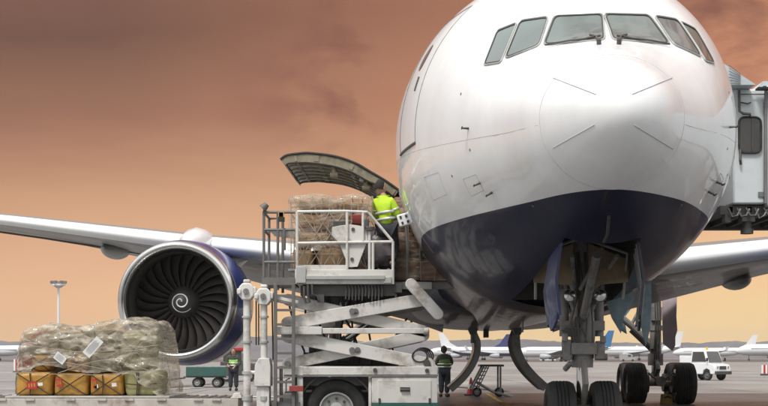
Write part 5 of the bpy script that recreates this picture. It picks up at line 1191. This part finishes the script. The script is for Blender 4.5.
mb=MB(); mb.lathe([(0,.08),(.05,.08),(.16,.065),(.18,.001)],(0,.2,1.83),(0,0,1),14); mb.build('beacon',M['amber'],vn)
mb=MB(); mb.span(-1.34,-.6,-.74,.74,1.025,1.06); mb.span(-1.34,-1.28,-.74,.74,1.06,1.5); mb.span(-1.28,-.6,-.74,-.70,1.06,1.42); mb.build('rear_box',M['planewhite'],vn,bevel=.02)
# wheeled access steps behind the main gear door
q=W(492,397,46); q.z=0; k6=46/F
def SX(px): return (px-CX)*k6
def SZ(py): return max(.0,CH+(HY-py)*k6)
stp=root('access_steps','wheeled grey maintenance steps standing between the two curved gear doors','steps',q)
mb=MB(); mb.span(SX(480),SX(504),46,47.1,SZ(366.5),SZ(364.5)); mb.build('top_platform',M['darkgrey'],stp)
mb=MB()
for y_ in (46,47.05): mb.tube([(SX(484),y_,SZ(366)),(SX(472),y_,SZ(389))],.035,6); mb.tube([(SX(500.5),y_,SZ(366)),(SX(500.5),y_,SZ(391))],.035,6); mb.tube([(SX(489),y_,SZ(366)),(SX(478),y_,SZ(389))],.02,6)
for k in range(6): t=k/6; mb.span(SX(484-12*t)-.02,SX(489-11*t),46.02,47.0,SZ(368+22*t)-.015,SZ(368+22*t)+.015)
mb.build('stair_frame',M['grey'],stp)
mb=MB(); mb.tube([(SX(477),46.5,SZ(382)),(SX(494),46.5,SZ(392)),(SX(514),46.4,SZ(402))],.05,8); mb.build('tow_bar',M['lightgrey'],stp)
for px in (500.5,478):
    mb=MB(); wheel(mb,(SX(px),46.5,.17),(0,1,0),.17,.12); mb.build('wheel',[M['black'],M['lightgrey'],M['darkgrey']],stp)
q=W(471,392,48); q.z=0
mb=MB(); mb.prism([(q.x-.24,.0),(q.x+.24,.0),(q.x+.24,.05),(q.x-.24,.05)],q.y-.24,q.y+.24); o=mb.build('traffic_cone',M['black'],org=q); tag(o,'small red and white traffic cone beside the access steps','traffic cone')
mb=MB(); mb.use(0).lathe([(.05,.17),(.25,.12)],q,(0,0,1),16); mb.use(1).lathe([(.25,.12),(.42,.085)],q,(0,0,1),16); mb.use(0).lathe([(.42,.085),(.65,.03),(.66,.001)],q,(0,0,1),16); c_=mb.build('cone_body',[M['red'],M['paper']],o)
for px,d,lab in ((765.5,100,'red and white barrier board on the apron at the far right'),(17,120,'white and red striped marker board at the far left')):
    q=W(px,370,d); q.z=0; o=root('marker_board',lab,'barrier',q); 
    for k in range(4): MB().span(q.x-.3+.15*k,q.x-.152+.15*k,q.y,q.y+.06,.15,.80 if px>100 else 1.2).build('board_stripe',M['red'] if k%2 else M['paper'],o)
    MB().span(q.x-.33,q.x+.33,q.y-.2,q.y+.25,.0,.14).build('base',M['darkgrey'],o)
for px,d,py in ((640-6,39.3,0),(665,39.3,0)):
    x=(px-CX)*d/F; o=root('wheel_chock','yellow chock inside the %s tyre of the far landing gear'%('left' if px<650 else 'right'),'wheel chock',(x,d,0)); MB().prism([(x-.17,.0),(x+.17,.0),(x+.14,.30),(x-.14,.30)],d-.35,d-.05).build('chock_block',M['yellow'],o,bevel=.02)
    mb=MB(); mb.tube([(x-.1,d-.36,.2),(x,d-.40,.24),(x+.1,d-.36,.2)],.02,6); mb.build('rope_handle',M['black'],o)
# floodlight mast
q=W(58.5,365,440); q.z=0
ms=root('floodlight_mast','tall pale floodlight mast rising behind the wrapped sacks','light mast',q)
mb=MB(); mb.cyl(q,(q.x,q.y,25.2),.62,.36,12); mb.build('pole',M['planewhite'],ms)
mb=MB(); mb.cyl((q.x,q.y,25.2),(q.x,q.y,25.7),2.3,2.3,20); mb.cyl((q.x,q.y,24.4),(q.x,q.y,25.2),.7,1.8,12); mb.build('lamp_ring',M['planewhite'],ms)
for k in range(7):
    t=2*math.pi*k/7; mb=MB(); mb.box((q.x+2.2*math.cos(t),q.y+2.2*math.sin(t),26.3),(1.0,.8,.9),Matrix.Rotation(t,3,'Z')); mb.build('floodlight',M['grey'],ms)

# ------------------------------------------------------------------ jet bridge
JX=5.40; JY=20.9
jb=root('jet_bridge','pale grey passenger boarding bridge cab docked on the right of the airliner','jet bridge',(JX+2,JY+2,0))
kj=JY/F
def BX(px): return (px-CX)*kj
def BZ_(py): return CH+(HY-py)*kj
mb=MB(); mb.span(BX(733),BX(765),JY,JY+3.2,BZ_(204),BZ_(89)); cabp=mb.build('cab',M['bridge'],jb,bevel=.03)
mb=MB(); mb.span(BX(766.2),11.2,JY-.06,JY+3.0,BZ_(207),BZ_(86)); mb.build('rotunda_wall',M['bridge'],jb,bevel=.03)
mb=MB(); mb.span(11.25,30,JY+.4,JY+2.9,BZ_(200),BZ_(96)); mb.build('tunnel',M['bridge'],jb,bevel=.03)
mb=MB(); mb.prism([(BX(716),BZ_(66)),(BX(750),BZ_(88.2)),(BX(750),BZ_(88.8)),(BX(716),BZ_(88.8))],JY-.3,JY+3.0); mb.prism([(BX(757),BZ_(88)),(BX(765),BZ_(80)),(11.4,BZ_(70)),(11.4,BZ_(86)),(BX(766),BZ_(86.2))],JY+.1,JY+3.1); mb.build('canopy',M['bridge2'],jb)
mb=MB()
rp=rounded([(738.5,117.5),(760.5,117.5),(760.5,153),(738.5,153)],.3,5)
mb.prism([(BX(a),BZ_(b)) for a,b in rp],JY-.03,JY-.004); wd_=mb.build('window',M['glassd'],cabp)
mb=MB(); mb.tube([(BX(a),JY-.03,BZ_(b)) for a,b in rp],.018,6,True); mb.build('window_frame',M['black'],wd_)
mb=MB(); mb.span(BX(751),BX(752.4),JY-.045,JY-.032,BZ_(152),BZ_(119)); mb.build('window_bar',M['darkgrey'],wd_)
mb=MB(); mb.tube([(BX(738),JY-.06,BZ_(91)),(BX(738.3),JY-.07,BZ_(112)),(BX(742),JY-.07,BZ_(114.5)),(BX(749),JY-.07,BZ_(115)),(BX(749),JY-.05,BZ_(117))],.022,8); mb.tube([(BX(740),JY-.04,BZ_(103)),(BX(747),JY-.05,BZ_(104.5)),(BX(750),JY-.04,BZ_(103))],.012,6); mb.tube([(BX(738),JY-.05,BZ_(95)),(BX(765),JY-.05,BZ_(95))],.008,6); mb.build('conduit',M['darkgrey'],cabp); mb=MB(); mb.tube([(BX(739.5),JY-.05,BZ_(150)),(BX(738.8),JY-.08,BZ_(161)),(BX(740),JY-.05,BZ_(165))],.02,6); mb.build('conduit',M['darkgrey'],cabp)
mb=MB(); mb.span(BX(754),BX(772),JY-.25,JY-.07,BZ_(91.8),BZ_(90)); mb.span(BX(760),BX(763),JY-.2,JY-.1,BZ_(90),BZ_(88.5)); mb.build('lamp_bracket',M['black'],jb)
mb=MB(); mb.cyl((BX(764.8),JY-.05,BZ_(204)),(BX(764.8),JY-.05,BZ_(91)),.025,n=8); mb.span(BX(758),BX(763.8),JY-.02,JY-.004,BZ_(197),BZ_(192)); mb.build('downpipe',M['grey'],cabp)
mb=MB(); mb.span(BX(722),12,JY+.1,JY+.35,BZ_(214),BZ_(205)); mb.span(BX(722),12,JY+2.5,JY+2.75,BZ_(214),BZ_(205))
random.seed(9)
for k in range(6): x=BX(730+k*19); mb.span(x,x+.07,JY+.1,JY+2.6,BZ_(212),BZ_(206))
for k in range(5): x=BX(728+k*9); mb.tube([(x,JY+.0,BZ_(208)),(x+.06,JY-.03,BZ_(215+random.uniform(0,4))),(x+.14,JY-.03,BZ_(216)),(x+.2,JY,BZ_(209))],.02,6)
mb.cyl((BX(749.5),JY+.15,BZ_(232)),(BX(749.5),JY+.15,BZ_(210)),.07,n=12); mb.cyl((BX(749.5),JY+.15,BZ_(233)),(BX(749.5),JY+.15,BZ_(228)),.10,n=12); mb.span(BX(743),BX(756),JY+.05,JY+.3,BZ_(221),BZ_(214)); mb.span(BX(726),BX(732),JY+.05,JY+.25,BZ_(222),BZ_(214))
mb.build('undercarriage',M['darkgrey'],jb)
mb=MB()
for x in (8.9,10.8): mb.cyl((x,JY+1.5,.9),(x,JY+1.5,BZ_(206)),.22,n=16)
mb.span(8.6,11.1,JY+1.2,JY+1.8,.75,1.1); mb.build('support_leg',M['lightgrey'],jb)
for x in (8.9,10.8): mb=MB(); wheel(mb,(x,JY+1.5,.5),(1,0,0),.5,.35); mb.build('wheel',[M['black'],M['lightgrey'],M['darkgrey']],jb)
mb=MB()
for k in range(7): mb.tube([(BX(722)-.05*k*0+.02,JY-.35+.0*k,BZ_(70+k*3)),(BX(735),JY-.32,BZ_(78+k*1.6))],.006,5)
mb.build('canopy_fold',M['grey'],jb)
p0=Vector((BX(724.5),JY+.8,BZ_(72))); mb=MB(); mb.cyl(p0,p0+Vector((0,0,.17)),.02,n=8); ob=mb.build('lamp_post',M['planewhite'],jb); mb=MB(); mb.lathe([(.17,.03),(.19,.05),(.28,.045),(.3,.001)],p0,(0,0,1),14); mb.build('red_lamp',M['red'],ob); mb=MB(); mb.box(p0+Vector((.0,0,.07)),(.16,.05,.04)); mb.build('lamp_arm',M['lightgrey'],ob)

# ------------------------------------------------------------------ airliners parked across the field
def parked(loc,yaw,Ln,tail,label,scale=1.0,band=None,winglet=True):
    r_=root('parked_airliner',label,'airliner',loc,'airliners parked across the field',rz=yaw,local=True); f=Ln/37.6; rr=1.98*f
    T=[(0,.02,3.2),(.5,.7,3.3),(1.5,1.25,3.45),(3,1.7,3.6),(5,1.95,3.7),(7,1.98,3.72),(24,1.98,3.72),(28,1.8,3.95),(32,1.2,4.5),(35.5,.6,5.0),(37.4,.2,5.2)]
    rings=[[Vector((x*f-Ln/2,ra*f*math.cos(t),z*f+ra*f*math.sin(t))) for t in [2*math.pi*k/20 for k in range(20)]] for x,ra,z in T]
    fo=MB().loft(rings).build('fuselage',M['planewhite'],r_)
    mb=MB(); mb.span(5*f-Ln/2,29*f-Ln/2,-1.99*f,1.99*f,4.02*f,4.28*f); mb.build('window_line',M['planegrey'],fo)
    mb=MB(); mb.span(1.35*f-Ln/2,1.9*f-Ln/2,-.95*f,.95*f,3.95*f,4.4*f); mb.build('cockpit_glazing',M['glassd'],fo)
    if band:
        rb=[[Vector((x*f-Ln/2,ra*f*1.006*math.cos(t),z*f+ra*f*1.006*math.sin(t))) for t in [math.pi*1.12+math.pi*.76*k/12 for k in range(13)]] for x,ra,z in T[3:9]]
        MB().loft(rb,cap=False,closed=False).build('belly_band',M[band],fo)
    fp=[(29.5,5.4),(33.2,7.4),(36.3,11.7),(38.4,11.7),(36.9,5.3)]
    MB().prism([(x*f-Ln/2,z*f) for x,z in fp],-.16*f,.16*f).build('tail_fin',M[tail],r_)
    for sg in (-1,1):
        MB().loft([[Vector((x*f-Ln/2,sg*o*f,z*f+dz*f)) for x,dz in ((a,0),((a+b)/2,.35*(b-a)/6),(b,0),((a+b)/2,-.25*(b-a)/6))] for o,a,b,z in ((1.5,12.5,19.5,2.9),(6,15.5,20,3.2),(16.5,22.5,24.2,4.3))]).build('wing',M['planegrey'],r_)
        if winglet: MB().loft([[Vector((x*f-Ln/2,sg*o*f,z*f)) for x in (a,b)]+[Vector((x*f-Ln/2,sg*(o+.08)*f,z*f)) for x in (b,a)] for o,a,b,z in ((16.5,22.6,24.2,4.3),(17.0,24,24.8,6.2))]).build('winglet',M[tail],r_)
        MB().loft([[Vector((x*f-Ln/2,sg*o*f,z*f+dz)) for x,dz in ((a,0),((a+b)/2,.12),(b,0),((a+b)/2,-.12))] for o,a,b,z in ((.4,32.3,36.3,5.2),(6.2,35.6,37.4,5.6))]).build('tailplane',M['planegrey'],r_)
        MB().lathe([(0,.85*f),(.3*f,1.05*f),(2*f,1.05*f),(3.6*f,.7*f),(4.2*f,.3*f),(4.2*f,.02)],(11.5*f-Ln/2,sg*5.8*f,1.9*f),(1,0,0),20).build('engine',M['planegrey'],r_)
        mb=MB(); mb.cyl((19*f-Ln/2,sg*3.6*f,.5*f),(19*f-Ln/2,sg*3.6*f,2.8*f),.14*f,n=8); mb.cyl((19*f-Ln/2,sg*3.9*f,.55*f),(19*f-Ln/2,sg*3.3*f,.55*f),.55*f,n=16); mb.build('landing_gear',M['darkgrey'],r_)
    mb=MB(); mb.cyl((4.5*f-Ln/2,0,.4*f),(4.5*f-Ln/2,0,2*f),.1*f,n=8); mb.cyl((4.5*f-Ln/2,-.3*f,.38*f),(4.5*f-Ln/2,.3*f,.38*f),.38*f,n=14); mb.build('landing_gear',M['darkgrey'],r_)
    return r_
def at(px,d): return Vector(((px-CX)*d/F,d,0))
# local +x runs nose to tail
parked(at(484,560),R(168),37.6,'planewhite','parked airliner with plain white tail seen beside the dark jacketed worker',band='tailnavy')
parked(at(468,640),R(-10),40,'tailnavy','parked airliner with navy tail fin seen between the two curved gear doors',band=None)
parked(at(563,400),R(-22),30,'tailblue','parked airliner with bright blue tail fin seen behind the nose gear strut')
parked(at(636,520),R(6),37,'planewhite','white parked airliner glimpsed between nose gear and main gear')
parked(at(714,620),R(-12),38,'planewhite','white parked airliner behind the service truck, its swept tail against the hills')
parked(at(792,500),R(-6),42,'planewhite','white parked airliner at the far right edge, nose towards the truck')
parked(at(-6,480),R(-14),37,'tailred','parked airliner with red tail at the far left behind the wrapped sacks')
parked(at(176,900),R(170),37,'planewhite','tiny white airliner far off between the sacks and the engine')
random.seed(14)
for i,(px,d,h,wd) in enumerate(((520,420,2.2,4.5),(548,420,2.6,5),(628,420,2.4,5))):
    c=at(px,d); lab=['pale service van in front of the navy tailed airliner','boxy catering truck near the nose of the blue tailed airliner','pale box truck just left of the main gear wheels'][i]
    r_=root('distant_van',lab,'van',c,'service vans far across the apron')
    MB().prism([(c.x-wd/2,.35),(c.x+wd/2,.35),(c.x+wd/2,h*.5),(c.x+wd*.3,h*.55),(c.x+wd*.2,h),(c.x-wd/2,h)],c.y,c.y+2).build('body',M['planewhite'] if i%2 else M['lightgrey'],r_,bevel=.05)
    MB().span(c.x+wd*.0,c.x+wd*.19,c.y-.02,c.y-.002,h*.62,h*.88).build('side_window',M['glassd'],r_)
    for dx in (-.3,.3): mb=MB(); mb.cyl((c.x+dx*wd,c.y-.05,.38),(c.x+dx*wd,c.y+.2,.38),.38,n=14); mb.build('wheel',M['black'],r_)

# ------------------------------------------------------------------ the air
HAZE=.0002
if HAZE:
    hz=MB().box((0,740,16),(1800,2060,36)).build('haze',[bpy.data.materials.new('haze_air')]); tag(hz,kind='stuff')
    m=hz.data.materials[0]; m.use_nodes=True; nt=m.node_tree; nt.nodes.remove(nt.nodes['Principled BSDF']); v=nt.nodes.new('ShaderNodeVolumePrincipled'); v.inputs['Color'].default_value=(.82,.78,.76,1); v.inputs['Density'].default_value=HAZE; v.inputs['Anisotropy'].default_value=.2
    nt.links.new(v.outputs[0],nt.nodes['Material Output'].inputs['Volume'])
